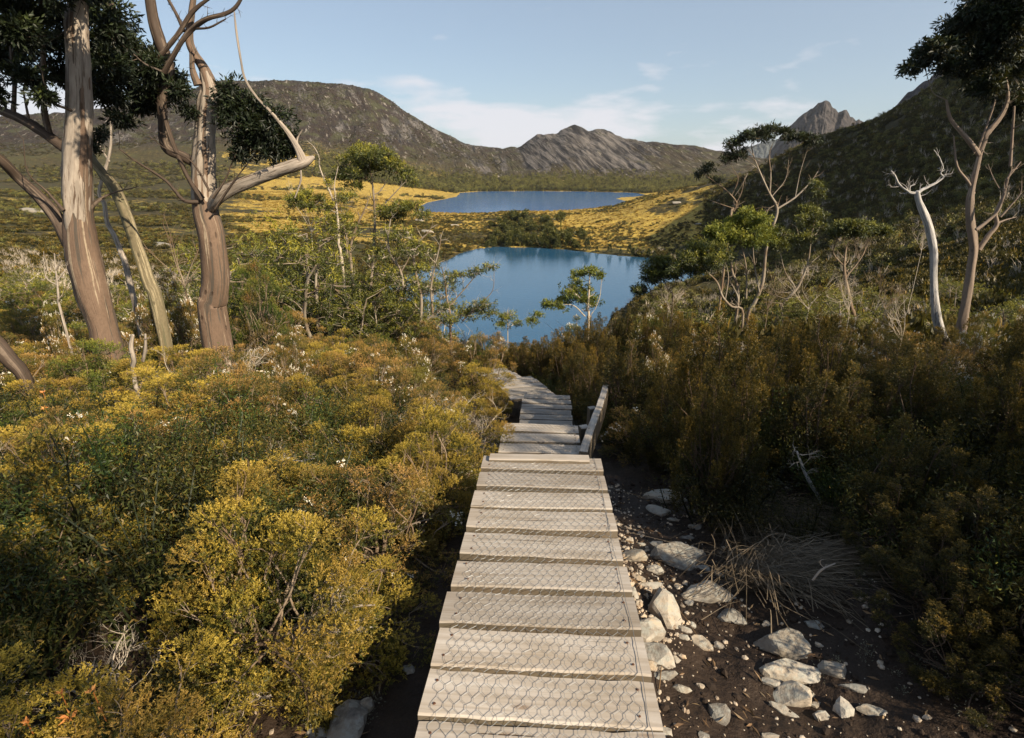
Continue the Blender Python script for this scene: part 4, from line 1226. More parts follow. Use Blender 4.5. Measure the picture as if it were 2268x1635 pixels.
# a leafless twiggy shrub
def bare_shrub(seed):
    r = np.random.default_rng(seed); st = MB()
    def grow(p, d, L, rad, lev):
        n = 5; pts = [p]; dd = d
        for i in range(n):
            dd = unit(dd + r.normal(0, .20, 3) + [0, 0, .05]); pts.append(pts[-1] + dd * L / n)
        tube(st, pts, np.linspace(rad, rad * .55, n + 1), 5 if lev < 2 else 3, 2, r.random())
        if lev < 4:
            for q in range(3 if lev < 3 else 4):
                i = r.integers(2, n + 1); grow(pts[i], unit(dd + r.normal(0, .55, 3)), L * r.uniform(.5, .75), rad * .5, lev + 1)
    for s in range(4):
        grow(np.array([0, 0, -.1]), unit(np.array([r.normal(0, .45), r.normal(0, .45), 1])), .5, .016, 0)
    return st
for s in range(2): PROTO['bare', s] = (None, bare_shrub(70 + s).mesh('bare_stems', M['twig_pale'], smooth=True), None)

ZONES = {}
def put_shrub(kind, var, x, y, s, sz=1.0, label=None, group=None, rz=None, sink=0.0, tilt=0.0):
    r = np.random.default_rng(int(abs(x * 977 + y * 313)) + var)
    fo, st, fl = PROTO[kind, var]
    z = float(H(x, y)) - sink
    nm = {'golden': 'mounded_shrub', 'rusty': 'flowering_shrub', 'heath': 'heath_shrub', 'green': 'leafy_shrub', 'bare': 'bare_shrub'}[kind]
    t = thing(nm, (x, y, z), label, 'shrub', group, r.uniform(0, 6.28) if rz is None else rz)
    t.rotation_euler = (r.normal(0, .06) + tilt, r.normal(0, .06), t.rotation_euler[2])
    t.scale = (s, s, s * sz)
    if fo: link('foliage', fo, t)
    link('stems', st, t)
    if fl: link('blossom', fl, t)
    return t
WORD = {'golden': 'golden-tipped mounded shrub', 'rusty': 'rusty-leaved shrub with white blossom', 'heath': 'dark upright heath shrub', 'green': 'small-leaved green shrub', 'bare': 'leafless grey twiggy shrub'}
LANDMARKS = [((-.9, 2.0), 'the nearest planks'), ((-.7, 4.2), 'the boardwalk before the steps'), ((-.7, 7.0), 'the stepped boards'), ((-1.2, 10.5), 'the turning boards'), ((.75, 6), 'the upright edge board'), ((1.7, 2.4), 'the dry sedge'),
    ((8.3, 10.5), 'the white dead tree'), ((9.8, 11.3), 'the pale-footed gum'), ((-5.9, 7.9), 'the massive far left trunk'), ((-4.8, 9.0), 'the second big left trunk'), ((-6.0, 9.6), 'the slim leaning gum'), ((-2.7, 4.3), 'the widest golden mound'),
    ((-1.35, 3.0), 'the flat-topped golden shrub'), ((-1.9, 6.0), 'the yellow-green shrub'), ((-1.6, 1.6), 'the bottom left corner'), ((2.2, 1.2), 'the bottom right corner'), ((2.7, 8), 'the tall olive heath shrub'), ((2.5, 5.6), 'the olive-gold heath shrub'),
    ((5.5, 8.6), 'the broad heath shrub on the crest'), ((3.4, 4.4), 'the big heath shrub at the right edge'), ((1.6, 13), 'the yellow-green sapling'), ((-1.6, 13.5), 'the low gum at the tarn'), ((6.2, 16), 'the bare bleached saplings'), ((-2.4, 2.4), 'the dull golden mound'), ((-4.5, 4.3), 'the left picture edge'), ((-6, 14), 'the left gum thicket'), ((9, 16), 'the right gum thicket')]
def where(x, y):
    d = [((x - a[0]) ** 2 + (y - a[1]) ** 2) for a, n in LANDMARKS]; i = int(np.argmin(d)); (a, b), n = LANDMARKS[i]
    dx, dy = x - a, y - b
    if 'corner' in n or 'edge' == n[-4:]: return ('near ' if d[i] > .5 else 'in ') + n if 'corner' in n else 'near ' + n
    w = ('right of ' if dx > 0 else 'left of ') if abs(dx) > abs(dy) else ('behind ' if dy > 0 else 'in front of ')
    return w + n
used_spots = []
def auto(kind, var, x, y, s, sz=1.0, **kw):
    adj = 'low ' if s * sz < .66 else ('tall ' if s * sz > .98 else ('broad ' if s > .85 else ''))
    lab = adj + WORD[kind].replace('dark upright', 'dark').replace('with white blossom', 'with blossom') + ' ' + where(x, y)
    o = put_shrub(kind, var, x, y, s, sz, lab, WORD[kind] + 's ' + where(x, y), **kw)
    used_spots.append((x, y, s * .6)); return o
rg = np.random.default_rng(77)
for u, v, Y, s in [(2080, 1330, 2.15, .55), (2200, 1250, 2.3, .65), (2190, 1450, 1.75, .5), (2280, 1360, 1.9, .6), (2010, 1270, 2.6, .6)]:
    p = PY(u, v, Y); auto('heath', int(u) % 3, p[0], p[1], s, float(np.clip((p[2] - float(H(p[0], p[1]))) / (s * 1.2), .6, 1.5)))
# ---- left bank
def left_edge(y):  # x of the shrub edge on the left of the boards
    return np.interp(y, [0, .9, 1.3, 2.1, 2.9, 3.6, 6, 7.4, 8.6, 9.6, 12, 15], [-1.2, -1.0, -.90, -.80, -.42, -.36, -.38, -.5, -1.1, -2.2, -3.2, -1.5])
def right_edge(y):
    return np.interp(y, [0, 1.2, 1.8, 2.2, 2.9, 3.3, 4.0, 5.0, 6, 7.5, 9, 11, 13], [2.9, 2.6, 2.1, 1.9, 1.80, 1.3, 1.12, 1.2, 1.1, .95, .8, .4, -.2])
def fill(side, y0, y1, width, spacing, kinds, probs, smin, smax, szr=(.85, 1.1)):
    n = 0
    pts = []
    for k in range(9000):
        y = rg.uniform(y0, y1)
        if side < 0: x = left_edge(y) - rg.random() * width(y)
        else: x = right_edge(y) + rg.random() * width(y)
        s = rg.uniform(smin, smax) * (1 + .012 * y)
        rad = .6 * s
        if side < 0 and x + rad * .36 > left_edge(y): continue
        if side > 0 and x - rad * .72 < right_edge(y): continue
        sp = spacing * (1 + .035 * max(y - 4, 0))
        if any((x - a) ** 2 + (y - b) ** 2 < (sp) ** 2 for a, b in pts): continue
        if any((x - a) ** 2 + (y - b) ** 2 < (max(.55 * sp, c * .85)) ** 2 for a, b, c in used_spots): continue
        pts.append((x, y))
        kn = kinds[rg.choice(len(kinds), p=probs(x, y))]
        v_ = int(rg.integers(0, 2 if kn == 'bare' else 3))
        sf = s * (.95 if kn == 'bare' else 1)
        auto(kn, v_, x, y, sf, rg.uniform(*szr) * (1.1 if kn == 'heath' else .95), sink=.10 * s)
    return len(pts)
# bespoke: the bright mounds that catch the eye
HERO = [  # picture u, v of the top, distance, kind, size
 (330, 905, 4.3, 'golden', 1.15, 'widest golden-topped mound in the left foreground'),
 (230, 965, 3.9, 'golden', 1.0, 'golden mound left of the widest one in the left foreground'),
 (455, 1040, 3.7, 'golden', .62, 'small round bright golden shrub in the middle of the left foreground'),
 (560, 1080, 3.0, 'golden', .85, 'flat-topped bright golden shrub above the slanting bare limb'),
 (650, 1120, 2.9, 'golden', .62, 'yellow shrub touching the right side of the flat-topped one'),
 (775, 870, 6.0, 'golden', .75, 'yellow-green shrub halfway between the left trunks and the boardwalk'),
 (690, 1500, 1.75, 'golden', .42, 'low golden tuft over the bottom dark gap'),
 (800, 1330, 2.05, 'golden', .55, 'gold-lit shrub overhanging the dark gap left of the planks'),
 (1070, 818, 9.5, 'golden', .95, 'yellow-green shrub hiding the left end of the turning boards'),
 (1098, 880, 8.4, 'golden', .42, 'small yellow shrub under the left corner of the turning boards'),
 (880, 1000, 4.8, 'green', .85, 'bright green shrub with white blossom left of the steps'),
 (830, 1030, 4.6, 'green', .6, 'small green shrub under the blossom left of the steps'),
 (300, 1260, 2.4, 'golden', .65, 'dull golden mound low in the left foreground'),
 (600, 1300, 2.35, 'green', .72, 'low spreading green shrub below the slanting limb'),
 (60, 960, 4.3, 'golden', .95, 'olive mound at the left edge of the picture'),
 (30, 1300, 2.6, 'green', .7, 'shaded green shrub low at the left edge of the picture'),
 (170, 1500, 1.8, 'green', .62, 'blurred green shrub with orange tips in the bottom left corner'),
 (430, 1560, 1.6, 'golden', .5, 'olive shrub at the bottom edge left of the fallen limb'),
 (560, 620, 11.5, 'green', 1.0, 'bright green bush right of the peeling trunk'),
]
for u, v, Y, kind, s, lab in HERO:
    p = PY(u, v, Y); h = {'golden': 1.0, 'green': .93, 'rusty': 1.0, 'heath': 1.3}[kind]
    gz = float(H(p[0], p[1])); need = p[2] - gz
    sz = np.clip(need / (s * h), .55, 1.9)
    o = put_shrub(kind, int(u) % 3, p[0], p[1], s, sz, lab, None)
    o.location.z = p[2] - s * h * sz + (.20 if v > 850 and Y > 2.2 else .08)
    used_spots.append((p[0], p[1], s * .72))
RH = [(1560, 800, 8.0, 'heath', 1.1, 'tall olive heath shrub behind the upright edge board'),
      (1690, 900, 5.6, 'heath', .95, 'olive-gold heath shrub in the middle of the right slope'),
      (1560, 940, 5.3, 'heath', .75, 'plumed heath shrub with a bare foot right of the edge board'),
      (1470, 800, 8.2, 'rusty', .8, 'blossoming shrub right of the edge board'),
      (1565, 770, 9.0, 'rusty', .8, 'shrub topped with a white blossom head on the right slope'),
      (1990, 1130, 3.6, 'heath', .85, 'heath shrub with warm tips right of the dry sedge'),
      (2130, 960, 4.4, 'heath', 1.15, 'big heath shrub at the right edge of the picture'),
      (1860, 1010, 4.6, 'heath', .9, 'heath shrub with pale dead twigs above the sedge'),
      (1800, 760, 8.6, 'heath', 1.2, 'broad heath shrub on the crest of the right slope'),
      (1380, 850, 8.8, 'heath', .9, 'dark heath shrub behind the end of the steps')]
for u, v, Y, kind, s, lab in RH:
    p = PY(u, v, Y); h = {'golden': 1.0, 'green': .93, 'rusty': 1.0, 'heath': 1.3}[kind]
    sz = np.clip((p[2] - float(H(p[0], p[1]))) / (s * h), .6, 1.8)
    o = put_shrub(kind, int(u) % 3, p[0], p[1], s, sz, lab, None); o.location.z = p[2] - s * h * sz + .02
    used_spots.append((p[0], p[1], s * .6))
KS = ['golden', 'rusty', 'green', 'bare', 'heath']
def pl(x, y):
    if y < 2.8: return [.30, .28, .28, .09, .05]
    if y < 6: return [.30, .36, .18, .12, .04]
    return [.11, .53, .16, .15, .05]
def prr(x, y):
    if y > 9 : return [.02, .30, .04, .06, .58]
    if x > 4.0 and y > 5: return [.0, .42, .03, .06, .49]
    return [.02, .06, .02, .03, .87]
for u, v, Y, s, lab in [(905, 785, 7.6, .62, 'shrub thick with white blossom left of the steps, above the green one'), (630, 772, 7.2, .5, 'white-blossomed shrub in the middle of the left bank'), (790, 1000, 4.7, .42, 'low shrub covered in white blossom beside the bright green one'),
      (400, 632, 10.5, .6, 'white-blossomed shrub at the foot of the second big trunk'), (330, 655, 9.8, .5, 'white-blossomed shrub at the foot of the slim leaning gum'), (110, 705, 8.0, .5, 'white-blossomed shrub left of the massive trunk'),
      (1870, 728, 9.8, .6, 'white-blossomed shrub left of the white dead tree'), (1935, 742, 9.0, .5, 'low white-blossomed shrub close left of the white dead tree'), (2200, 722, 9.4, .6, 'white-blossomed shrub right of the pale-footed gum'),
      (2135, 765, 8.2, .55, 'white-blossomed shrub in front of the two right-hand trunks'), (2255, 712, 10, .6, 'white-blossomed shrub at the right edge of the picture'), (1452, 772, 8.0, .45, 'white-blossomed shrub above the upright edge board'),
      (1562, 758, 8.6, .42, 'small shrub with one big white blossom head on the right slope'), (1870, 880, 6.0, .35, 'low white-blossomed tuft in the dark heath'), (2200, 850, 6.2, .38, 'low white-blossomed tuft near the right edge')]:
    p = PY(u, v, Y); g_ = float(H(p[0], p[1])); sz = float(np.clip((p[2] - g_) / s, .8, 2.4))
    o = put_shrub('rusty', 3, p[0], p[1], s, sz, lab, None); o.location.z = p[2] - s * sz + .05; used_spots.append((p[0], p[1], s * .5))
def topline(u): return np.interp(u, [930, 1060, 1110, 1160, 1200, 1260, 1340, 1420, 1500], [745, 742, 742, 752, 742, 712, 690, 682, 680])
for k, u in enumerate(np.arange(940, 1500, 27)):
    Y = 12.2 + (k * 7 % 5) * .75; v = float(topline(u)) + (k * 5 % 4) * 5 + 6
    p = PY(u, v, Y); kind = 'rusty' if u < 1100 else ('green' if k % 6 == 0 else 'heath')
    s = 1.05 if kind == 'heath' else 1.0; h = {'green': .93, 'rusty': 1.0, 'heath': 1.25}[kind]
    sz = float(np.clip((p[2] - float(H(p[0], p[1]))) / (s * h), .5, 1.7))
    o = put_shrub(kind, k % 3, p[0], p[1], s, sz, WORD[kind] + ' on the brink above the near shore of the tarn', WORD[kind] + 's on the brink above the near shore'); o.location.z = p[2] - s * h * sz
    used_spots.append((p[0], p[1], s * .6))
nl1 = fill(-1, 1.0, 5.5, lambda y: 3.2 + .7 * y, .46, KS, pl, .5, .85, (.7, 1.08))
nl2 = fill(-1, 5.5, 12, lambda y: 9.5, .66, KS, pl, .75, 1.1, (.8, 1.15))
nl3 = fill(-1, 12, 19, lambda y: 14, 1.0, KS, pl, .9, 1.3, (.75, 1.1))
nr1 = fill(1, 1.0, 5.5, lambda y: 2.2 + .8 * y, .60, KS, prr, .55, .95, (.8, 1.35))
nr2 = fill(1, 5.5, 12, lambda y: 10.5, .86, KS, prr, .75, 1.2, (.65, 1.1))
nr3 = fill(1, 12, 18, lambda y: 15, 1.1, KS, prr, 1.0, 1.3, (.65, .9))
print('shrubs', nl1, nl2, nl3, nr1, nr2, nr3)
# ------------------------------------------------------------------ trees
def gum_leaves(mb, c, rx, rz, r, n, L=.075, W=.020, droop=.25, bias=.35, tb=0.0):
    """leaves in tufts through a flattened puff of crown"""
    nt = max(3, n // 11)
    d = unit(r.normal(size=(nt, 3)) + [0, 0, bias]); sd = int(abs(c[0] * 91 + c[2] * 57)) % 97
    rad = r.random((nt, 1)) ** .5 * (1.0 + .75 * vnoise(d[:, 0] * 1.9 + sd, d[:, 1] * 1.9 + d[:, 2] * 1.4, sd))[:, None] * 1.22
    T = c + d * rad * [rx, rx, rz]
    k = 11
    O = np.repeat(T, k, 0) + r.normal(0, L * .35, (nt * k, 3))
    D = unit(np.repeat(d, k, 0) * .8 + r.normal(0, .75, (nt * k, 3)) + [0, 0, -droop])
    tin = .28 + .35 * np.clip(d[:, 2] * rad[:, 0], -1, 1) + r.normal(0, .14, nt) + tb
    leaves(mb, O, D, L * r.uniform(.7, 1.25, len(O)), W * r.uniform(.8, 1.2, len(O)), r, np.clip(np.repeat(tin, k) + r.normal(0, .08, len(O)), 0, 1), .15)
    return T

def gum(name, label, cat, Y, trunks, puffs, mats=('bark_gum', 'gum'), group=None, seed=0, leaf=(.075, .020), dens=1.0, limb_px=9, twigs=True, kt=10, depth=.5, base_drop=0.0,
        nearest=True, bias=.35, tb=0.0, split=False, limbs=True, droop=.25, tw=.45, dark=()):
    """trunks: lists of (u, v, width in px[, world y shift]); puffs: (u, v, half width px, half height px[, shift, trunk index])"""
    r = np.random.default_rng(seed)
    base = PY(trunks[0][0][0], trunks[0][0][1], Y)
    if Y > 13: dens *= 1.45; tw = .85; wk = .76
    else: wk = 1.0
    root = thing(name, tuple(base), label, cat, group)
    inv = lambda p: p - base
    sc = lambda p: (p[1] * CP - p[2] * SP) ** 2 / F / np.linalg.norm(p)
    wb = MB(); paths = []; lb = MB(); db = MB()
    for ti, tr in enumerate(trunks):
        P = []; R = []
        for q in tr:
            sh = q[3] if len(q) > 3 else 0.0
            p = PY(q[0], q[1], Y + sh); P.append(p); R.append(max(q[2] * wk * sc(p) / 2, .003))
        P = np.array(P); R = np.array(R)
        if ti == 0:
            gz = float(H(P[0][0], P[0][1])) - .15
            if P[0][2] > gz + .05:
                P = np.vstack([[P[0][0], P[0][1], gz], P]); R = np.append(R[0] * 1.2, R)
        k = kt if R.max() > .03 else 6
        tgt = db if ti in dark else wb  # limbs listed as dark get the bark with shade in its colour
        pth = tube(tgt, P - base, R, k, 5 if R.max() > .05 else 4, 0.0, .20, seed + ti, flute=.35)
        paths.append((pth + base, np.interp(np.linspace(0, 1, len(pth)), np.linspace(0, 1, len(R)), R)))
    if Y > 13 and puffs:
        ex = []
        for q in puffs:
            for s_ in range(2):
                a_ = r.uniform(0, 6.28); k_ = r.uniform(.35, .6)
                ex.append((q[0] + cos(a_) * q[2] * 1.05, q[1] - abs(sin(a_)) * q[3] * 1.0 + q[3] * .4, q[2] * k_, q[3] * k_))
        puffs = list(puffs) + ex
    cr = MB()
    for pi_, q in enumerate(puffs):
        u, v, ru, rv = q[:4]; sh = q[4] if len(q) > 4 else r.normal(0, depth)
        c = PY(u, v, Y + sh); s_ = sc(c); rx, rz = ru * s_, rv * s_
        if limbs:
            best = None
            for ii, (pt, rd) in enumerate(paths):
                if len(q) > 5 and ii != q[5]: continue
                dd = np.linalg.norm(pt - (c - [0, 0, rz * .6 + .35 * np.linalg.norm(pt - c, axis=1).min()]), axis=1) + 0 * rd
                j = int(np.argmin(dd)); 
                if best is None or dd[j] < best[0]: best = (dd[j], pt[j], rd[j])
            _, b, rb = best
            tgt_ = c - [0, 0, rz * .35]
            Lh = np.linalg.norm(tgt_ - b)
            if Lh > .05:
                m1 = b + (tgt_ - b) * .35 + r.normal(0, .06 * Lh, 3) + [0, 0, -.03 * Lh]; m2 = b + (tgt_ - b) * .7 + r.normal(0, .05 * Lh, 3)
                r0 = min(rb * .6, limb_px * s_ / 2); 
                pp = tube(lb, np.array([b, m1, m2, tgt_]) - base, [r0, r0 * .75, r0 * .55, r0 * .3], 6, 4, r.random() * .4, .12, seed + pi_)
                paths.append((pp[2:-2] + base, np.full(len(pp) - 4, r0 * .6)))
        if ru > 0:
            nl_ = int(dens * 26 * (ru * rv) ** .5 * (ru / 30 + .4))
            T = gum_leaves(cr, c - base, rx, rz, r, nl_, leaf[0], leaf[1], droop, bias, tb)
            if twigs:
                tg = c - [0, 0, rz * .35] - base
                for q2 in range(min(len(T), int(7 + ru / 6))):
                    e = T[r.integers(len(T))]; md = (tg + e) / 2 + r.normal(0, .08 * rx, 3) + [0, 0, -.05 * rx]
                    tube(lb, [tg, md, e], [limb_px * s_ * .14, limb_px * s_ * .09, limb_px * s_ * .03], 4, 3, r.random() * .4)
    nb = 0
    for (pt, rd) in list(paths):
        if not (twigs and tw): break
        for j in range(2, len(pt), 2):
            if rd[j] > .05 or r.random() > tw: continue
            T_ = unit(pt[min(j + 1, len(pt) - 1)] - pt[j - 1]); s_ = sc(pt[j])
            for q2 in range(r.integers(1, 3)):
                dd = unit(T_ * .8 + r.normal(0, .65, 3) + [0, 0, .35]); Lt = r.uniform(14, 40) * s_
                a_ = pt[j]; b_ = a_ + dd * Lt * .5 + r.normal(0, .05 * Lt, 3); e_ = b_ + unit(dd + r.normal(0, .35, 3) + [0, 0, .15]) * Lt * .5
                w_ = min(rd[j] * .5, 1.3 * s_)
                tube(lb, np.array([a_, b_, e_]) - base, [w_, w_ * .6, w_ * .25], 3, 3, r.random() * .4)
                for q3 in range(2):
                    m_ = a_ + (b_ - a_) * r.uniform(.4, 1); f_ = m_ + unit(dd + r.normal(0, .8, 3)) * Lt * r.uniform(.25, .5)
                    tube(lb, np.array([m_, (m_ + f_) / 2 + r.normal(0, .03 * Lt, 3), f_]) - base, [w_ * .5, w_ * .35, w_ * .15], 3, 2, r.random() * .4)
    link('trunk', wb.mesh('trunk', M[mats[0]], smooth=True), root)
    if db.v: link('main_limbs', db.mesh('main_limbs', M['bark_gum_shaded'], smooth=True), root)
    if lb.v:
        lo_ = link('limbs' if puffs else 'twigs', lb.mesh('limbs' if puffs else 'twigs', M[mats[2] if len(mats) > 2 else mats[0]], smooth=True), root)
        if not puffs: tag(lo_, kind='stuff')
    if cr.v: link('crown', cr.mesh('crown', M[mats[1]]), root)
    return root

A = lambda *pts: [(x * .4716, y * .4716, w * .4716, *rest) for x, y, w, *rest in pts]           # from the top left enlargement
# -- the big trunk at the far left
t1 = gum('snow_gum', 'massive snow gum at the far left, smooth leaning trunk and stripped grey upper stem', 'tree', 7.9,
    [A((505, 1640, 150), (480, 1530, 140), (440, 1400, 165), (400, 1250, 172), (378, 1130, 160), (366, 1000, 136), (362, 850, 140), (368, 700, 134), (376, 500, 120), (372, 300, 120), (360, 100, 112), (372, 0, 90), (385, -180, 70)),
     A((330, 1150, 80), (265, 1020, 78), (180, 920, 70), (90, 840, 62), (0, 750, 60, -.2), (-160, 640, 50, -.4)),
     A((340, 720, 66), (200, 620, 62), (100, 560, 56), (0, 520, 56), (-170, 470, 44)),
     A((240, 650, 34), (215, 560, 36), (205, 450, 30), (200, 200, 26), (190, 40, 22), (195, -100, 14)),
     A((62, 540, 30), (68, 400, 26), (50, 200, 20), (60, 60, 14)),
     A((140, 590, 18), (120, 480, 14), (110, 420, 10), (130, 350, 6)),
     A((420, 1000, 34, .1), (440, 960, 26, .1), (520, 910, 12, .2), (640, 880, 5, .3)),
     A((300, 990, 26, -.2), (220, 900, 14, -.2), (130, 810, 8, -.3), (110, 660, 5, -.3)),
     ],
    [(40, 40, 70, 45), (10, 120, 60, 40), (90, 95, 50, 40), (120, 30, 60, 40), (60, 170, 45, 22), (150, 170, 50, 30, 1.0), (215, 110, 50, 45, 1.2), (230, 40, 55, 40, 1.2), (225, 185, 45, 25, 1.4), (-60, 100, 80, 70), (30, -50, 120, 40), (190, -40, 120, 40),
     (-20, 210, 40, 22), (100, 215, 24, 12), (40, 75, 50, 35), (160, 110, 45, 35, 1.0), (300, -160, 90, 50, -1.2), (420, -240, 90, 50, -1.8), (250, -260, 90, 60, -1.5), (140, -200, 90, 60, -.8), (520, -330, 90, 50, -2.2)],  # last puffs, above the frame, are added to shade the upper trunk
    ('bark_gum', 'gum_shaded', 'bark_gum_shaded'), dark=(1, 2, 3, 4, 5, 6, 7), seed=5, leaf=(.085, .026), dens=.62, tw=.9, kt=22, limb_px=14)
# weathered stripped sleeve on the upper stem
def sleeve(root, Y, pts, mat, name, seed):
    base = np.array(root.location); P = np.array([PY(q[0], q[1], Y + (q[3] if len(q) > 3 else 0)) for q in pts])
    R = np.array([q[2] * (p[1] * CP - p[2] * SP) ** 2 / F / 2 / np.linalg.norm(p) for q, p in zip(pts, P)])
    mb = MB(); tube(mb, P - base, R, 26, 6, .1, .22, seed, flute=.5); return link(name, mb.mesh(name, M[mat], smooth=True), root)
sleeve(t1, 7.9, A((372, 1150, 100), (362, 1060, 122), (362, 1000, 135), (360, 850, 143), (366, 700, 138), (374, 500, 125), (370, 300, 125), (360, 100, 117), (372, 0, 95)), 'dead', 'stripped_stem', 31)
# -- the second trunk with the broken dead arm
t2 = gum('snow_gum', 'second big snow gum from the left, with twisted grey stem and broken arm', 'tree', 9.0,
    [A((1000, 1480, 128), (1005, 1400, 126), (1015, 1300, 132), (995, 1100, 134), (968, 1000, 132), (957, 900, 124), (955, 750, 108), (962, 600, 96), (976, 480, 104), (985, 420, 96), (960, 330, 62), (910, 250, 52), (888, 180, 50), (900, 60, 40), (915, -60, 30)),
     A((925, 770, 60, .1), (860, 735, 52), (780, 690, 56), (765, 560, 50), (760, 450, 52), (792, 330, 58), (752, 200, 64), (722, 100, 60), (700, -40, 56)),
     A((930, 400, 48, -.2), (905, 330, 34, -.2), (900, 250, 26, -.2)),
     A((770, 340, 30, -.3), (850, 200, 28, -.4), (900, 140, 30, -.4), (970, 90, 26, -.5), (1060, 65, 22, -.5), (1110, 30, 20, -.5), (1150, -40, 14, -.5)),
     A((735, 280, 28, -.2), (830, 170, 26, -.2), (900, 60, 24, -.2), (985, -10, 18, -.2)),
     A((865, 150, 24, -.1), (830, 70, 22, -.1), (780, -20, 18, -.1)),
     A((700, 350, 40, .6), (640, 235, 44, .6), (560, 110, 46, .6), (500, -20, 48, .6)),
     A((900, 135, 16, -.4), (980, 130, 14, -.5), (1060, 90, 7, -.5)),
     A((950, 935, 30, -.2), (880, 830, 22, -.3), (800, 640, 26, -.3), (768, 520, 20, -.3)),
     A((930, 950, 24, -.2), (860, 940, 20, -.3), (780, 850, 16, -.3), (640, 760, 10, -.3), (560, 700, 6, -.3)),
     A((1000, 930, 16, -.35), (1060, 840, 10, -.4), (1100, 740, 7, -.4), (1150, 640, 4, -.4)),
     A((1010, 980, 14, -.3), (1100, 850, 9, -.4), (1170, 760, 6, -.4), (1230, 690, 4, -.4)),
     A((985, 900, 14, -.35), (900, 760, 10, -.4), (780, 700, 6, -.4), (700, 640, 4, -.4)),
     ],
    [(245, 70, 34, 40), (285, 115, 40, 38), (330, 160, 45, 34), (290, 185, 50, 36), (235, 150, 40, 40), (345, 130, 30, 28), (380, 185, 40, 30), (240, 215, 45, 20), (310, 235, 48, 16), (395, 205, 24, 20), (418, 245, 16, 12), (345, 215, 40, 22), (265, 265, 30, 10),
     (505, 205, 26, 26, -.3), (520, 250, 34, 34, -.3), (555, 265, 42, 36, -.3), (600, 265, 34, 26, -.3), (575, 300, 42, 34, -.3), (620, 310, 32, 26, -.3), (540, 310, 34, 28, -.3), (600, 340, 40, 20, -.3), (640, 335, 20, 16, -.3), (555, 232, 26, 18, -.3), (500, 260, 22, 22, -.3), (530, 340, 25, 12, -.3)],
    ('bark_gum', 'gum_shaded', 'bark_gum_shaded'), dark=(1, 3, 4, 5, 6, 7, 8, 9, 10, 11, 12), seed=15, leaf=(.085, .026), dens=.68, tw=.9, kt=22, limb_px=8)
sleeve(t2, 9.0, A((962, 990, 100), (960, 940, 128), (957, 900, 128), (955, 750, 112), (962, 600, 101), (976, 480, 109), (985, 425, 100), (962, 340, 62)), 'dead', 'stripped_stem', 37)
arm = sleeve(t2, 8.9, A((985, 985, 60, .1), (1030, 925, 66, -.1), (1100, 880, 66, -.15), (1200, 840, 64, -.2), (1300, 805, 62, -.25), (1390, 775, 58, -.3), (1440, 758, 46, -.3), (1474, 738, 16, -.3)), 'dead', 'broken_arm', 41)
arm['label'] = 'broken silver-grey dead arm with a split end'
sleeve(t2, 8.9, A((1425, 765, 52, -.3), (1400, 700, 36, -.3), (1345, 612, 24, -.3), (1265, 520, 16, -.35), (1200, 450, 14, -.4), (1150, 370, 13, -.4), (1130, 280, 11, -.4), (1110, 150, 12, -.4), (1100, 55, 7, -.4)), 'dead', 'dead_spur', 43)
sleeve(t2, 8.9, A((1405, 720, 20, -.3), (1395, 660, 10, -.3), (1420, 610, 4, -.3)), 'dead', 'dead_spur', 44)
sleeve(t2, 8.9, A((1412, 790, 10, -.3), (1412, 850, 9, -.3), (1385, 930, 5, -.3)), 'dead', 'dead_spur', 45)
# -- slim leaning gum between them, and the pale dead stem
gum('snow_gum', 'slim leaning gum with olive striped bark between the two big left trunks', 'tree', 9.6,
    [A((735, 1420, 64), (700, 1330, 66), (640, 1150, 64), (590, 1000, 62), (535, 880, 60), (480, 810, 52), (430, 745, 46), (400, 640, 40, .3), (420, 400, 30, .3))], [(200, 330, 24, 14, .3), (225, 300, 20, 14, .3)], ('bark_olive', 'gum_shaded', 'bark_gum_shaded'), seed=23, kt=16, dens=1)
gum('dead_tree', 'pale crooked dead stem behind the slim leaning gum', 'dead tree', 11.5,
    [A((600, 1280, 30), (575, 1200, 30), (540, 1110, 27), (505, 1050, 24), (490, 960, 22), (465, 900, 20), (500, 780, 18), (520, 680, 14), (520, 560, 10)), A((515, 760, 12), (470, 690, 8), (440, 620, 5))], [], ('dead', 'gum'), seed=24)
gum('dead_tree', 'short bleached forked dead sapling in front of the far left trunk', 'dead tree', 7.0,
    [A((290, 1480, 15), (275, 1400, 14), (270, 1330, 12), (262, 1270, 10), (255, 1190, 6)), A((268, 1320, 12), (300, 1280, 8), (312, 1265, 4)), A((262, 1270, 10), (290, 1225, 6)), A((270, 1340, 8), (215, 1300, 5), (205, 1180, 3))], [], ('dead', 'gum'), seed=25)
gum('dead_tree', 'grey dead stump standing low among the left shrubs', 'dead tree', 5.2,
    [[(297, 838, 12), (297, 800, 13), (290, 770, 13), (294, 742, 9)], [(316, 800, 8), (322, 770, 8), (322, 740, 5)]], [], ('dead', 'gum'), seed=26)
gum('snow_gum', 'dark trunk foot cut off by the left edge of the picture', 'tree', 5.6, [[(60, 850, 34), (20, 795, 44), (-30, 740, 50), (-120, 640, 54), (-200, 400, 50), (-230, 100, 44)]],
    [(-160, -20, 100, 60), (-260, 60, 110, 80), (-120, -120, 120, 50)], ('bark_gum_shaded', 'gum_shaded'), seed=27)

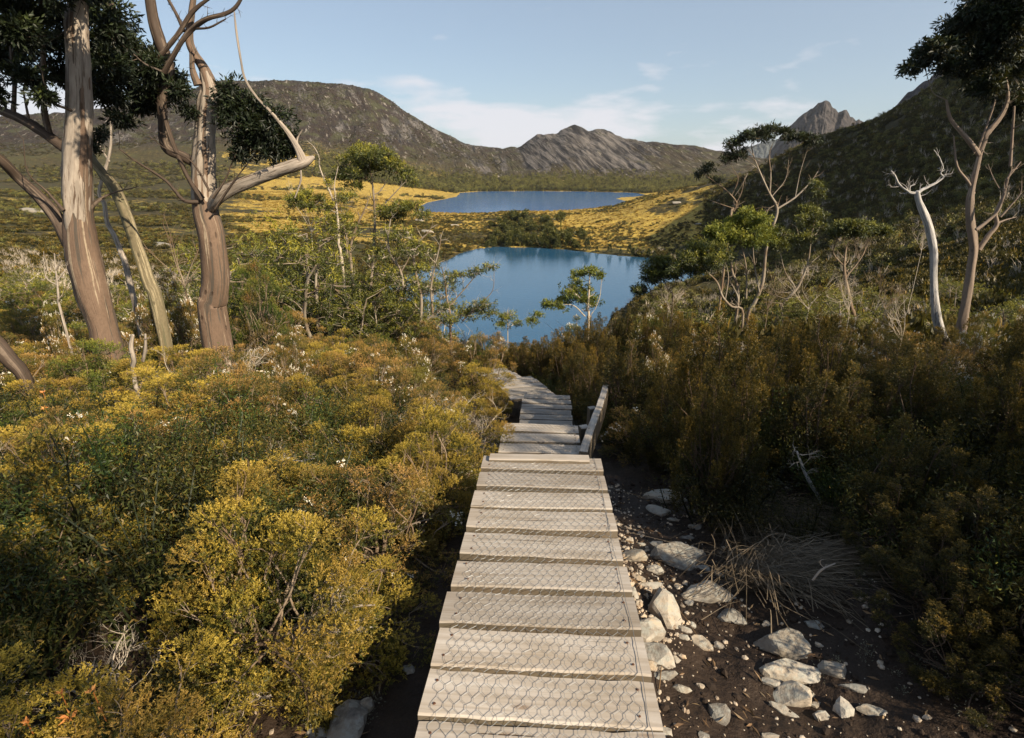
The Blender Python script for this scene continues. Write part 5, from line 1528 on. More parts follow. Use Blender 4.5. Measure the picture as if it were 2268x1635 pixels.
# -- right: the white dead tree and the forked gum
Bz = lambda *pts: [((2100 + x / 3.27) * .9072, (350 + y / 3.27) * .9072, w / 3.27 * .9072, *rest) for x, y, w, *rest in pts]
Cz = lambda *pts: [((1650 + x / 1.9235) * .9072, (y / 1.9235) * .9072, w * .4716, *rest) for x, y, w, *rest in pts]
gum('dead_tree', 'bare white dead tree forking like antlers on the right', 'dead tree', 10.5,
    [Bz((690, 1640, 84), (660, 1560, 88), (625, 1450, 88), (600, 1300, 82), (588, 1100, 66), (590, 900, 68), (575, 780, 74), (545, 650, 66), (510, 560, 64), (470, 460, 52), (455, 385, 46)),
     Bz((460, 400, 30), (400, 395, 28), (380, 380, 26), (330, 345, 24), (300, 310, 20), (280, 260, 16), (248, 218, 8)), Bz((310, 345, 10), (275, 350, 8), (238, 348, 5)),
     Bz((465, 395, 34), (490, 375, 34), (560, 340, 28), (620, 308, 22), (665, 270, 17), (642, 240, 15), (660, 200, 15), (650, 160, 13), (625, 100, 11), (588, 52, 6)),
     Bz((395, 385, 14), (400, 345, 10), (440, 330, 6)), Bz((660, 275, 10), (676, 262, 5)), Bz((655, 225, 8), (676, 212, 4))],
    [], ('dead_white', 'gum'), seed=51, kt=20)
gum('snow_gum', 'tall gum with smooth pale foot and forked limbs, right of the white dead tree', 'tree', 11.3,
    [Bz((785, 1560, 112), (810, 1470, 104), (835, 1330, 86), (865, 1150, 84), (885, 1000, 78), (905, 850, 76), (890, 700, 78), (878, 600, 70), (880, 450, 66), (897, 350, 52), (930, 200, 50), (960, 80, 42), (1000, -20, 36)) + Cz((1460, 630, 34), (1515, 565, 30), (1550, 500, 24), (1560, 430, 18), (1540, 330, 14)),
     Cz((1425, 730, 30), (1390, 680, 28), (1340, 620, 24), (1290, 560, 20), (1270, 470, 12)),
     Bz((945, 850, 50), (1020, 740, 46), (1090, 650, 44), (1082, 560, 34), (1140, 430, 30), (1165, 340, 24), (1200, 230, 16), (1255, 200, 10)),
     Bz((1090, 640, 24), (1170, 610, 16), (1250, 588, 9)), Bz((925, 690, 34, -.3), (1020, 620, 30, -.3), (1100, 540, 26, -.3), (1155, 400, 20, -.3)),
     Bz((1120, 590, 20), (1200, 500, 16), (1280, 400, 10), (1290, 300, 6)), Bz((1110, 360, 9), (1060, 270, 8), (1020, 165, 6)),
     Cz((1400, 910, 16), (1370, 850, 18), (1320, 780, 14), (1305, 640, 8)), Cz((1420, 700, 14), (1500, 470, 10), (1480, 420, 8)), Cz((1555, 840, 12), (1620, 760, 8)), Cz((1570, 780, 20), (1580, 640, 16), (1590, 500, 12))],
    [(2040, 135, 26, 18), (2010, 155, 16, 12), (2075, 110, 36, 26), (2110, 95, 40, 30), (2120, 60, 34, 24), (2150, 40, 40, 30), (2160, 100, 50, 40), (2190, 25, 44, 30), (2230, 60, 60, 50), (2200, 120, 50, 45), (2240, 150, 50, 50), (2150, 160, 34, 30), (2100, 150, 26, 18), (2250, -10, 70, 40), (2190, 190, 40, 30), (2250, 230, 40, 40),
     (2320, 60, 80, 80), (2350, 200, 60, 60), (2180, -40, 60, 40), (2330, -60, 90, 60)],
    ('bark_pink', 'gum_shaded', 'twig_tan'), seed=53, leaf=(.10, .030), dens=1.0, kt=20, limb_px=8, depth=.9)

# -- middle distance
Dz = lambda *pts: [((500 + x / 2.336) * .9072, (150 + y / 2.336) * .9072, w / 2.336 * .9072, *rest) for x, y, w, *rest in pts]
Ez = lambda *pts: [((1150 + x / 2.515) * .9072, (200 + y / 2.515) * .9072, w / 2.515 * .9072, *rest) for x, y, w, *rest in pts]
def DP(*p): return [((500 + x / 2.336) * .9072, (150 + y / 2.336) * .9072, w / 2.336 * .9072, h / 2.336 * .9072, *r) for x, y, w, h, *r in p]
def EP(*p): return [((1150 + x / 2.515) * .9072, (200 + y / 2.515) * .9072, w / 2.515 * .9072, h / 2.515 * .9072, *r) for x, y, w, h, *r in p]
gum('gum_tree', 'slender single-stemmed gum with an umbrella crown in the middle left', 'tree', 19,
    [Dz((960, 1420, 24), (945, 1345, 22), (958, 1150, 20), (966, 1000, 20), (970, 900, 18), (962, 750, 16), (950, 660, 11), (935, 590, 7)), Dz((975, 880, 12), (1010, 830, 11), (1080, 755, 9), (1140, 690, 6)),
     Dz((962, 760, 10), (1000, 740, 9), (1060, 650, 5)), Dz((955, 700, 9), (900, 650, 8), (860, 600, 5))],
    DP((940, 540, 90, 45), (850, 560, 60, 40), (1030, 560, 60, 40), (900, 510, 55, 28), (1000, 520, 50, 28), (800, 640, 55, 35), (870, 650, 60, 35), (1100, 620, 60, 40), (1160, 670, 45, 28), (980, 600, 70, 40), (750, 660, 30, 18), (1190, 690, 20, 14), (1060, 590, 45, 30), (905, 600, 60, 40), (830, 700, 45, 22)),
    seed=61, tb=.22, leaf=(.10, .026), dens=.72, kt=12, limb_px=5, group=None, mats=('twig_tan', 'gum', 'twig_tan'))
gum('gum_tree', 'gum with a bleached crooked leader left of the umbrella-crowned gum', 'tree', 17,
    [Dz((780, 1120, 22), (765, 1060, 20), (762, 950, 20), (752, 850, 18), (720, 760, 15), (680, 670, 11), (655, 600, 9), (650, 540, 7), (620, 485, 5), (585, 455, 3)), Dz((755, 850, 12), (745, 770, 12), (740, 700, 8), (760, 600, 5)), Dz((762, 870, 12), (640, 810, 7), (570, 800, 4))],
    DP((520, 790, 45, 28), (590, 770, 60, 30), (650, 790, 45, 28), (560, 830, 60, 30), (690, 840, 40, 28), (770, 900, 60, 36), (800, 780, 50, 30), (700, 700, 20, 12)), seed=62, tb=.18, leaf=(.10, .026), dens=.6, kt=10, limb_px=5, mats=('twig_pale', 'gum', 'twig_tan'))
gum('gum_tree', 'forked tan gum right behind the umbrella-crowned gum', 'tree', 18,
    [Dz((835, 1160, 22), (830, 1080, 20), (845, 1000, 18), (870, 930, 16), (905, 860, 12), (930, 800, 7)), Dz((815, 1120, 18), (805, 1000, 15), (790, 900, 10), (770, 820, 6))],
    DP((1060, 850, 55, 28), (1130, 830, 55, 28), (1200, 830, 45, 28), (1100, 890, 60, 30), (1010, 880, 40, 22), (1240, 880, 35, 22)), seed=63, tb=.18, leaf=(.10, .026), dens=.65, kt=10, limb_px=5, mats=('twig_tan', 'gum', 'twig_tan'))
gum('gum_tree', 'spreading gum with reddish twisting limbs at the left tip of the tarn', 'tree', 16,
    [Dz((1100, 1400, 22), (1130, 1280, 20), (1110, 1180, 18), (1060, 1110, 16), (1045, 1000, 14), (1060, 900, 9)), Dz((1230, 1500, 24), (1235, 1350, 22), (1210, 1240, 16), (1190, 1130, 14), (1215, 1040, 12), (1270, 980, 8), (1300, 930, 4)), Dz((1120, 1200, 12), (1160, 1130, 9), (1170, 1090, 5)), Dz((1300, 1440, 18), (1290, 1300, 14), (1310, 1180, 12), (1340, 1050, 9), (1345, 1000, 6))],
    DP((1030, 1010, 60, 40), (1120, 990, 60, 40), (1180, 1060, 60, 40), (1260, 1090, 55, 36), (1000, 1100, 55, 40), (1080, 1110, 60, 40), (1290, 1170, 40, 30), (1220, 1190, 50, 36), (1150, 1260, 50, 36), (1060, 1250, 60, 40), (1300, 1290, 40, 30), (980, 1200, 50, 40), (1010, 1320, 50, 35), (1240, 1310, 40, 30)), seed=64, leaf=(.09, .024), dens=.5, tb=.2, kt=10, limb_px=6, mats=('twig_tan', 'gum', 'twig_pale'))
gum('gum_tree', 'low gum reaching over the near left shore of the tarn', 'tree', 13.5,
    [Dz((1400, 1520, 18), (1400, 1440, 15), (1380, 1350, 13), (1370, 1260, 10), (1350, 1170, 5)), Dz((1390, 1400, 9), (1480, 1300, 8), (1560, 1210, 5), (1640, 1165, 3)), Dz((1470, 1480, 12), (1560, 1390, 9), (1640, 1310, 5), (1650, 1200, 3))],
    DP((1400, 1220, 40, 16), (1460, 1220, 40, 14), (1530, 1205, 36, 14), (1560, 1190, 20, 10), (1630, 1170, 34, 12), (1400, 1260, 28, 14), (1590, 1380, 50, 20), (1540, 1420, 60, 24), (1460, 1440, 55, 26), (1620, 1440, 40, 16), (1400, 1480, 50, 26), (1350, 1400, 40, 24)), seed=65, leaf=(.075, .020), tb=.2, dens=.6, kt=10, limb_px=4, mats=('twig', 'gum', 'twig_pale'))
gum('gum_sapling', 'small yellow-green layered sapling standing alone against the tarn', 'sapling', 13.0,
    [Ez((722, 1460, 15), (715, 1400, 14), (722, 1320, 11), (726, 1240, 9), (728, 1180, 5)), Ez((716, 1370, 8), (650, 1310, 6), (600, 1280, 4)), Ez((700, 1440, 9), (620, 1370, 6), (500, 1380, 4)), Ez((760, 1400, 5), (790, 1320, 5), (800, 1240, 3), (815, 1180, 2))],
    EP((670, 1180, 50, 18), (730, 1165, 60, 16), (790, 1190, 42, 14), (640, 1215, 34, 12), (640, 1270, 60, 20), (690, 1300, 55, 20), (600, 1300, 45, 18), (750, 1340, 45, 16), (690, 1340, 50, 16), (560, 1345, 45, 18), (500, 1370, 40, 18), (460, 1370, 32, 18), (620, 1330, 45, 16), (540, 1385, 40, 14), (740, 1370, 35, 12)),
    seed=66, leaf=(.07, .022), dens=1.5, kt=8, limb_px=3, mats=('twig_pale', 'gum_bright', 'twig_pale'), bias=.8, depth=.25)
gum('gum_sapling', 'tiny sapling tip just above the heath right of the low gum', 'sapling', 15.5,
    [Ez((225, 1520, 8), (222, 1440, 6), (224, 1400, 4))], EP((240, 1430, 45, 14), (210, 1450, 30, 12), (270, 1480, 30, 14), (400, 1430, 30, 14), (380, 1470, 40, 18), (190, 1490, 35, 16)), seed=67, leaf=(.06, .018), dens=1.2, kt=6, limb_px=3, mats=('twig_pale', 'gum_bright', 'twig_pale'), depth=.2)
# right group
gum('gum_tree', 'tall gum with a flat wind-swept crown below the jagged mountain', 'tree', 22,
    [Ez((1700, 1440, 32), (1740, 1360, 30), (1790, 1230, 28), (1810, 1040, 28), (1850, 900, 26), (1880, 780, 24), (1830, 680, 18), (1780, 570, 16), (1740, 470, 12), (1720, 390, 8)), Ez((1880, 780, 18), (1990, 710, 15), (2080, 620, 11), (2130, 550, 6)), Ez((1835, 680, 14), (1840, 560, 12), (1830, 450, 9), (1860, 360, 5)), Ez((1770, 540, 8), (1690, 480, 6), (1620, 430, 4)),
     Ez((1860, 760, 10), (1820, 790, 8), (1810, 860, 4)), Ez((1850, 700, 10), (1930, 600, 8), (1950, 480, 5)), Ez((1990, 710, 9), (2020, 560, 7), (2060, 430, 4)), Ez((1700, 560, 6), (1660, 640, 5), (1620, 700, 4))],
    EP((1690, 335, 50, 22), (1640, 370, 50, 22), (1600, 400, 30, 18), (1760, 320, 45, 22), (1820, 300, 50, 22), (1880, 300, 50, 22), (1930, 310, 34, 22), (1620, 450, 50, 20), (1580, 480, 28, 14), (2010, 340, 50, 18), (2070, 350, 50, 18), (2110, 370, 40, 16), (1800, 340, 40, 20), (1680, 420, 20, 10), (1950, 345, 25, 12)),
    seed=71, leaf=(.13, .034), dens=.8, kt=12, limb_px=4, mats=('twig_tan', 'gum_shaded', 'twig'), depth=.4, bias=.5)
gum('gum_tree', 'thin gum leaning left with one dark tuft at its tip, right of the far lake', 'tree', 24,
    [Ez((1590, 860, 18), (1610, 800, 16), (1630, 740, 14), (1560, 660, 10), (1490, 610, 7), (1440, 570, 4)), Ez((1620, 760, 9), (1660, 680, 7), (1680, 590, 4)), Ez((1620, 780, 8), (1500, 740, 6), (1400, 700, 3)), Ez((1600, 700, 7), (1640, 600, 5), (1600, 520, 3))],
    EP((1430, 550, 36, 16), (1470, 525, 40, 16), (1490, 600, 30, 12), (1400, 570, 18, 8), (1520, 610, 26, 12)), seed=72, leaf=(.13, .034), dens=.8, kt=8, limb_px=3, mats=('twig', 'gum_shaded', 'twig'), depth=.3)
gum('gum_tree', 'gum with a bright yellow-green dome beside the tall flat-crowned one', 'tree', 18,
    [Ez((1640, 1320, 24), (1600, 1150, 22), (1605, 1000, 16), (1620, 900, 10)), Ez((1690, 1330, 14), (1690, 1150, 12), (1660, 1000, 8)), Ez((1770, 1290, 14), (1740, 1130, 12), (1730, 1000, 8))],
    EP((1700, 830, 70, 32), (1620, 870, 70, 36), (1760, 860, 60, 36), (1540, 910, 60, 36), (1470, 930, 50, 30), (1680, 910, 80, 40), (1800, 930, 60, 40), (1600, 960, 70, 36), (1740, 980, 70, 36), (1850, 980, 40, 30), (1500, 970, 40, 24)), seed=73, leaf=(.11, .03), dens=1.15, kt=10, limb_px=5, mats=('twig_tan', 'gum_bright', 'twig_tan'), bias=.6)
gum('gum_tree', 'many-stemmed olive gum leaning left over the tarn shore', 'tree', 16,
    [Ez((1670, 1425, 20), (1600, 1380, 20), (1545, 1320, 18), (1510, 1230, 16), (1450, 1170, 11), (1390, 1120, 6)), Ez((1560, 1340, 12), (1580, 1200, 10), (1560, 1100, 6)), Ez((1630, 1440, 14), (1640, 1330, 12), (1600, 1240, 8))],
    EP((1370, 1030, 60, 34), (1440, 1010, 60, 34), (1510, 1030, 50, 30), (1340, 1090, 60, 36), (1420, 1090, 60, 36), (1500, 1100, 50, 34), (1300, 1140, 50, 30), (1380, 1160, 50, 30), (1560, 1080, 40, 26)), seed=74, leaf=(.10, .026), dens=.95, kt=10, limb_px=5, mats=('twig_tan', 'gum', 'twig_tan'))
gum('gum_tree', 'round dark green gum at the right end of the near shore', 'tree', 17,
    [Ez((1240, 1340, 14), (1215, 1290, 12), (1190, 1230, 9), (1170, 1180, 5)), Ez((1120, 1330, 10), (1100, 1280, 8), (1080, 1230, 5)), Ez((1200, 1330, 9), (1250, 1240, 7), (1260, 1180, 4))],
    EP((1180, 1110, 60, 30), (1120, 1150, 60, 34), (1230, 1140, 55, 34), (1080, 1200, 45, 30), (1160, 1190, 60, 34), (1250, 1190, 40, 26), (1030, 1270, 34, 24), (1020, 1290, 24, 16)), seed=75, leaf=(.10, .028), dens=1.2, kt=8, limb_px=4, mats=('twig', 'gum', 'twig'))
gum('gum_tree', 'leaning gum with reddish stems below the tall flat-crowned one on its right', 'tree', 19,
    [Ez((1880, 1440, 24), (1930, 1350, 24), (2000, 1270, 22), (2040, 1190, 18), (2070, 1100, 16), (2090, 950, 11), (2110, 860, 6)), Ez((2050, 1160, 10), (2090, 1110, 8), (2138, 1070, 5)), Ez((1990, 1260, 12), (1930, 1170, 10), (1900, 1060, 6)), Ez((2020, 1000, 6), (2000, 900, 5), (1960, 870, 3))],
    EP((2060, 800, 60, 34), (2120, 820, 50, 34), (2020, 850, 40, 26), (2090, 880, 60, 34), (2040, 960, 50, 30), (1900, 930, 50, 30), (1940, 970, 50, 30), (1890, 1010, 40, 26), (2110, 640, 40, 26), (2130, 690, 30, 22)), seed=76, leaf=(.11, .028), dens=.95, kt=10, limb_px=5, mats=('twig_tan', 'gum', 'twig_tan'))
gum('gum_tree', 'low gum with a flat olive table crown left of the white dead tree', 'tree', 17,
    [Cz((835, 1510, 30), (820, 1430, 28), (800, 1330, 24), (790, 1250, 18), (800, 1160, 12)), Cz((800, 1300, 14), (870, 1210, 12), (900, 1140, 7)), Cz((800, 1260, 10), (740, 1190, 8), (760, 1120, 5))],
    [(u * 1.0, v, a, b) for (u, v, _w), (a, b) in zip(Cz((780, 1075, 1), (830, 1060, 1), (880, 1075, 1), (930, 1085, 1), (970, 1090, 1), (750, 1100, 1), (850, 1095, 1)), [(24, 10), (26, 10), (26, 10), (24, 9), (14, 7), (12, 7), (30, 9)])],
    seed=77, leaf=(.10, .028), dens=1.3, kt=10, limb_px=4, mats=('twig', 'gum', 'twig'), bias=.9, depth=.4)
# bare bleached thickets on the right
r_ = np.random.default_rng(9)
for k, (u, v, Y, hpx, lab) in enumerate([(1700, 690, 16, 90, 'bleached bare sapling at the foot of the bright-domed gum'), (1790, 690, 17, 110, 'bleached bare sapling left of the table-crowned gum'), (1880, 700, 15, 95, 'twiggy bare sapling under the table-crowned gum'),
      (1960, 690, 14, 90, 'twiggy bare sapling close left of the white dead tree'), (1995, 760, 11, 110, 'brown leafless bush at the left foot of the white dead tree'), (1480, 690, 16, 60, 'bare grey bush at the edge of the tarn on the right'),
      (1900, 580, 24, 60, 'distant bare sapling above the table-crowned gum'), (2040, 560, 22, 70, 'thin bare sapling left of the white dead tree, high up'), (690, 520, 20, 120, 'bare twisted tree left of the bleached leader'), (410, 640, 12, 170, 'short pale dead stem between slim leaning gum and peeling trunk'),
      (540, 840, 6.5, 80, 'pale forked bare shrub in the left middle ground'), (660, 960, 5.0, 110, 'bare branching shrub above the flat-topped golden one')]):
    rr = np.random.default_rng(200 + k)
    tr = []
    n = 5
    w0 = hpx * .026
    for s in range(n):
        a = rr.uniform(-.75, .75); L = hpx * rr.uniform(.6, 1.05); du = sin(a) * L; dv = -cos(a) * L
        tr.append([(u, v - 6 * (s > 0), w0 * .8), (u + du * .3 + rr.normal(0, 3), v + dv * .35, w0 * .5), (u + du * .7 + rr.normal(0, 4), v + dv * .7, w0 * .32), (u + du, v + dv, w0 * .14)])
        for q in range(3):
            t = rr.uniform(.3, .8); x0, y0 = u + du * t, v + dv * t; b = a + rr.normal(0, .6); l2 = L * .4
            tr.append([(x0, y0, w0 * .3), (x0 + sin(b) * l2 * .5 + rr.normal(0, 3), y0 - cos(b) * l2 * .5, w0 * .2), (x0 + sin(b + .2) * l2, y0 - cos(b + .2) * l2, w0 * .1)])
    gum('bare_sapling', lab, 'bare sapling', Y, tr, [], ('twig_pale' if k % 3 else 'twig', 'gum'), seed=300 + k, kt=8)

# ------------------------------------------------------------------ filler gums copied from three generic ones
def generic_gum(seed, h, spread, nst, mat, bark_m):
    r = np.random.default_rng(seed); wb = MB(); cr = MB(); pts_all = []
    for s in range(nst):
        a = s / nst * 6.28 + r.uniform(0, 1); lean = r.uniform(.1, .45)
        p = [np.array([0, 0, -.3])]; d = unit(np.array([cos(a) * lean, sin(a) * lean, 1]))
        for i in range(6):
            d = unit(d + r.normal(0, .16, 3)); p.append(p[-1] + d * h * .8 / 6)
        rad = np.linspace(.030 * h / 2, .008 * h / 2, 7) * 1.1
        pp = tube(wb, p, rad, 7, 3, 0, .15, seed + s); pts_all.append(pp)
    PP = np.vstack([q[len(q) // 2:] for q in pts_all])
    for q in range(16):
        b = PP[r.integers(len(PP))]
        c = b + unit(np.array([r.normal(), r.normal(), r.uniform(.0, .9)])) * spread * r.uniform(.3, .8)
        c[2] = max(c[2], h * .45)
        m1 = (b + c) / 2 + r.normal(0, .06 * h * .3, 3)
        tube(wb, [b, m1, c], [.010 * h / 3, .008 * h / 3, .004 * h / 3], 5, 3, .2)
        T = gum_leaves(cr, c, spread * r.uniform(.22, .36), spread * r.uniform(.14, .22), r, 230, .095, .026, .2, .5, .17)
        for k in range(5):
            e = T[r.integers(len(T))]; tube(wb, [c, (c + e) / 2 + r.normal(0, .03, 3), e], [.012, .008, .003], 3, 2, .2)
    return wb.mesh('trunk', M[bark_m], smooth=True), cr.mesh('crown', M[mat])
GG = [generic_gum(501, 3.6, 1.5, 3, 'gum', 'twig_tan'), generic_gum(502, 3.0, 1.5, 4, 'gum', 'twig'), generic_gum(503, 4.2, 1.7, 2, 'gum', 'twig_tan'), generic_gum(504, 2.6, 1.3, 4, 'gum', 'twig_pale')]
FILL = []
rg = np.random.default_rng(91)
def fillgum(u, v, Y, s, var, label, group):
    p = PY(u, v, Y); z = float(H(p[0], p[1])) - .1
    adj = 'small ' if s < .68 else ('tall ' if s > .98 else '')
    t = thing('gum_tree', (p[0], p[1], z), adj + label + (', its near side' if Y < 19 else (', deep inside' if Y > 26 else ', in the middle')), 'tree', group, rg.uniform(0, 6.28)); t.scale = (s, s, s)
    link('trunk', GG[var][0], t); link('crown', GG[var][1], t); return t
# the thicket under and behind the left trees
for k in range(64):
    u = rg.uniform(500, 960); Y = rg.uniform(14.5, 30)
    s = rg.uniform(.75, 1.2)
    if u > 830: s *= .72
    fillgum(u, 600, Y, s, k % 4, ['bushy green gum', 'round leafy gum', 'upright green gum', 'low many-stemmed gum'][k % 4] + ' in the thicket ' + ('beside the second big trunk' if u < 650 else ('under the umbrella-crowned gum' if u < 820 else 'beside the tarn')), 'gums of the left thicket')
for k in range(26):
    u = rg.uniform(-60, 480); Y = rg.uniform(16, 40)
    fillgum(u, 600, Y, rg.uniform(.45, .8), k % 4, ['bushy dark gum', 'round dark gum', 'upright dark gum', 'low many-stemmed gum'][k % 4] + ' behind the far left trunks', 'gums behind the far left trunks')
for k in range(78):
    u = rg.uniform(1470, 2320); Y = rg.uniform(15.5, 42)
    fillgum(u, 600, Y, rg.uniform(.45, .85), k % 4, ['bushy olive gum', 'round olive gum', 'upright olive gum', 'many-stemmed olive gum'][k % 4] + (' left of the table-crowned gum' if u < 1850 else (' near the white dead tree' if u < 2110 else ' near the right edge')), 'gums on the right slope')
# ------------------------------------------------------------------ what nobody could count: scrub and forest far off
def clump(seed, n, kind):
    r = np.random.default_rng(seed); mb = MB()
    if kind == 'scrub':
        nb = 7; b = unit(r.normal(size=(nb, 3)) * [1, 1, .35]) * r.uniform(.1, .42, (nb, 1)); b[:, 2] = np.abs(b[:, 2]) + .12
        w = r.integers(0, nb, n); d = unit(r.normal(size=(n, 3)) + [0, 0, .5])
        O = b[w] + d * r.uniform(.14, .26, (n, 1)); L, W = .16, .10
        t = .25 + .45 * d[:, 2] + .5 * (O[:, 2] - .3) + r.normal(0, .12, n) + r.normal(0, .1, nb)[w]
    elif kind == 'cone':
        h = r.random(n) ** .7; a = r.uniform(0, 6.28, n); rad = (.26 * (1 - h) + .03) * r.uniform(.6, 1.15, n)
        O = np.stack([np.cos(a) * rad, np.sin(a) * rad, .08 + h * .92], 1); d = unit(np.stack([np.cos(a), np.sin(a), r.normal(.1, .3, n)], 1)); L, W = .12, .07
        t = .35 + .3 * d[:, 2] + .25 * (h - .5) + r.normal(0, .14, n)
    elif kind == 'tree':
        nb = 9; b = np.stack([r.normal(0, .17, nb), r.normal(0, .17, nb), r.uniform(.42, .88, nb)], 1)
        w = r.integers(0, nb, n); d = unit(r.normal(size=(n, 3)) + [0, 0, .4]); O = b[w] + d * r.uniform(.05, .15, (n, 1)) * [1.2, 1.2, .8]; L, W = .10, .06
        t = .28 + .4 * d[:, 2] + .3 * (O[:, 2] - .6) + r.normal(0, .14, n) + r.normal(0, .1, nb)[w]
        for q in b[:5]: tube(mb, [[0, 0, -.1], q * [.3, .3, .5], q], [.022, .015, .006], 3, 2, .9)
    leaves(mb, O, d + r.normal(0, .6, (n, 3)), L * r.uniform(.7, 1.3, n), W, r, np.clip(t, 0, 1), quad=False)
    return mb
def bare_clump(seed):
    r = np.random.default_rng(seed); mb = MB()
    for s in range(7):
        a = r.uniform(0, 6.28); p = np.array([cos(a) * .3, sin(a) * .3, r.uniform(.5, 1.0)])
        tube(mb, [[0, 0, -.05], p * [.4, .4, .5], p], [.018, .012, .004], 3, 2, .5)
        for q in range(3): tube(mb, [p * .6, p * .8 + r.normal(0, .08, 3), p + r.normal(0, .16, 3)], [.009, .006, .002], 3, 1, .5)
    return mb
def proto_obj(mb, name, mat):
    return bpy.data.objects.new(name, mb.mesh(name, M[mat]))
def scatter(name, protos, X, Y, S, seed, sink=.05, zs=None):
    """one object of kind stuff: instances of the protos standing on the ground"""
    r = np.random.default_rng(seed); n = len(X)
    Z = H(X, Y) - sink * S
    me = bpy.data.meshes.new(name); me.vertices.add(n)
    me.vertices.foreach_set('co', np.stack([X, Y, Z], 1).astype(np.float32).ravel())
    a = me.attributes.new('rot', 'FLOAT_VECTOR', 'POINT'); a.data.foreach_set('vector', np.stack([r.normal(0, .08, n), r.normal(0, .08, n), r.uniform(0, 6.28, n)], 1).astype(np.float32).ravel())
    zz_ = r.uniform(.8, 1.2, n) if zs is None else zs
    a = me.attributes.new('scl', 'FLOAT_VECTOR', 'POINT'); a.data.foreach_set('vector', np.stack([S, S, S * zz_], 1).astype(np.float32).ravel())
    a = me.attributes.new('pick', 'INT', 'POINT'); a.data.foreach_set('value', r.integers(0, len(protos), n).astype(np.int32))
    o = link(name, me); tag(o, kind='stuff')
    g = bpy.data.node_groups.new(name + '_nodes', 'GeometryNodeTree')
    g.interface.new_socket('Geometry', in_out='INPUT', socket_type='NodeSocketGeometry'); g.interface.new_socket('Geometry', in_out='OUTPUT', socket_type='NodeSocketGeometry')
    gi = g.nodes.new('NodeGroupInput'); go = g.nodes.new('NodeGroupOutput')
    gtg = g.nodes.new('GeometryNodeGeometryToInstance')
    for p in protos[::-1]:
        oi = g.nodes.new('GeometryNodeObjectInfo'); oi.inputs[0].default_value = p; oi.inputs['As Instance'].default_value = True
        g.links.new(oi.outputs['Geometry'], gtg.inputs[0])
    join = g.nodes.new('GeometryNodeJoinGeometry')
    for l_ in list(gtg.inputs[0].links): 
        g.links.new(l_.from_socket, join.inputs[0])
    g.nodes.remove(gtg)
    iop = g.nodes.new('GeometryNodeInstanceOnPoints')
    def na_(nm, ty):
        q = g.nodes.new('GeometryNodeInputNamedAttribute'); q.data_type = ty; q.inputs['Name'].default_value = nm; return q.outputs['Attribute']
    g.links.new(gi.outputs[0], iop.inputs['Points']); g.links.new(join.outputs[0], iop.inputs['Instance'])
    iop.inputs['Pick Instance'].default_value = True
    g.links.new(na_('pick', 'INT'), iop.inputs['Instance Index']); g.links.new(na_('rot', 'FLOAT_VECTOR'), iop.inputs['Rotation']); g.links.new(na_('scl', 'FLOAT_VECTOR'), iop.inputs['Scale'])
    g.links.new(iop.outputs[0], go.inputs[0])
    mo = o.modifiers.new('scatter', 'NODES'); mo.node_group = g
    return o
SCR = [proto_obj(clump(900 + i, 260, 'scrub'), 'far_scrub_clump', m) for i, m in enumerate(('scrubfar', 'scrubfar', 'heath', 'scrubfar', 'forestfar'))]
BAR = [proto_obj(bare_clump(930 + i), 'far_bare_clump', 'twig_pale') for i in range(2)]
TRE = [proto_obj(clump(940 + i, 300, 'tree'), 'far_tree', m) for i, m in enumerate(('forestfar', 'forestfar', 'scrubfar'))]
CON = [proto_obj(clump(950 + i, 260, 'cone'), 'far_cone_tree', 'forestfar') for i in range(2)]
rg = np.random.default_rng(404)
def polar(n, a0, a1, r0, r1, keep=None, power=.5):
    az = np.radians(rg.uniform(a0, a1, n)); r = (rg.random(n) * (r1 ** (1 / power) - r0 ** (1 / power)) + r0 ** (1 / power)) ** power
    x = np.sin(az) * r; y = np.cos(az) * r
    z = H(x, y); u, v, Z = proj(np.stack([x, y, z], -1))
    d1 = np.full(n, 99.0); m = (r > 100) & (r < 430); d1[m] = sdist(LAKE1, x[m], y[m]); d2 = np.full(n, 99.0); m = r > 600; d2[m] = sdist(LAKE2, x[m], y[m])
    ok = (d1 > 1.2) & (d2 > 4)
    if keep is not None: ok &= keep(x, y, z, u, v, r)
    return x[ok], y[ok], r[ok]
def undergrowth(seed):
    r = np.random.default_rng(seed); mb = MB()
    for k in range(16):
        a = r.uniform(0, 6.28); p = np.array([cos(a) * r.uniform(.05, .3), sin(a) * r.uniform(.05, .3), r.uniform(.18, .42)])
        q = tube(mb, [[p[0] * .3, p[1] * .3, -.05], p * [.6, .6, .5] + r.normal(0, .03, 3), p], [.005, .004, .0015], 4, 3, .02)
        n = 150; j = r.integers(len(q) // 2, len(q), n); O = q[j] + r.normal(0, .03, (n, 3)); leaves(mb, O, unit(r.normal(size=(n, 3)) + [0, 0, .3]), .018, .008, r, np.clip(r.normal(.3, .18, n), 0, 1), quad=False)
    return mb
UND = [proto_obj(undergrowth(880 + i), 'undergrowth_sprig', m) for i, m in enumerate(('green', 'rusty', 'heath'))]
n = 5200; x = rg.uniform(-11, 12, n); y = rg.uniform(.6, 18, n)
ok = ((x < np.interp(y, [0, 1.5, 2.1, 3, 9, 10, 18], [-1.3, -1.15, -1.1, -.8, -.9, -2.6, -3])) | (x > np.interp(y, [0, 1.8, 2.3, 3.3, 9, 18], [2.9, 2.2, 2.0, 1.5, 1.0, 0]))) & (rg.random(n) < 1.1 - y / 22)
scatter('undergrowth', UND, x[ok], y[ok], rg.uniform(.8, 1.7, ok.sum()), 8)
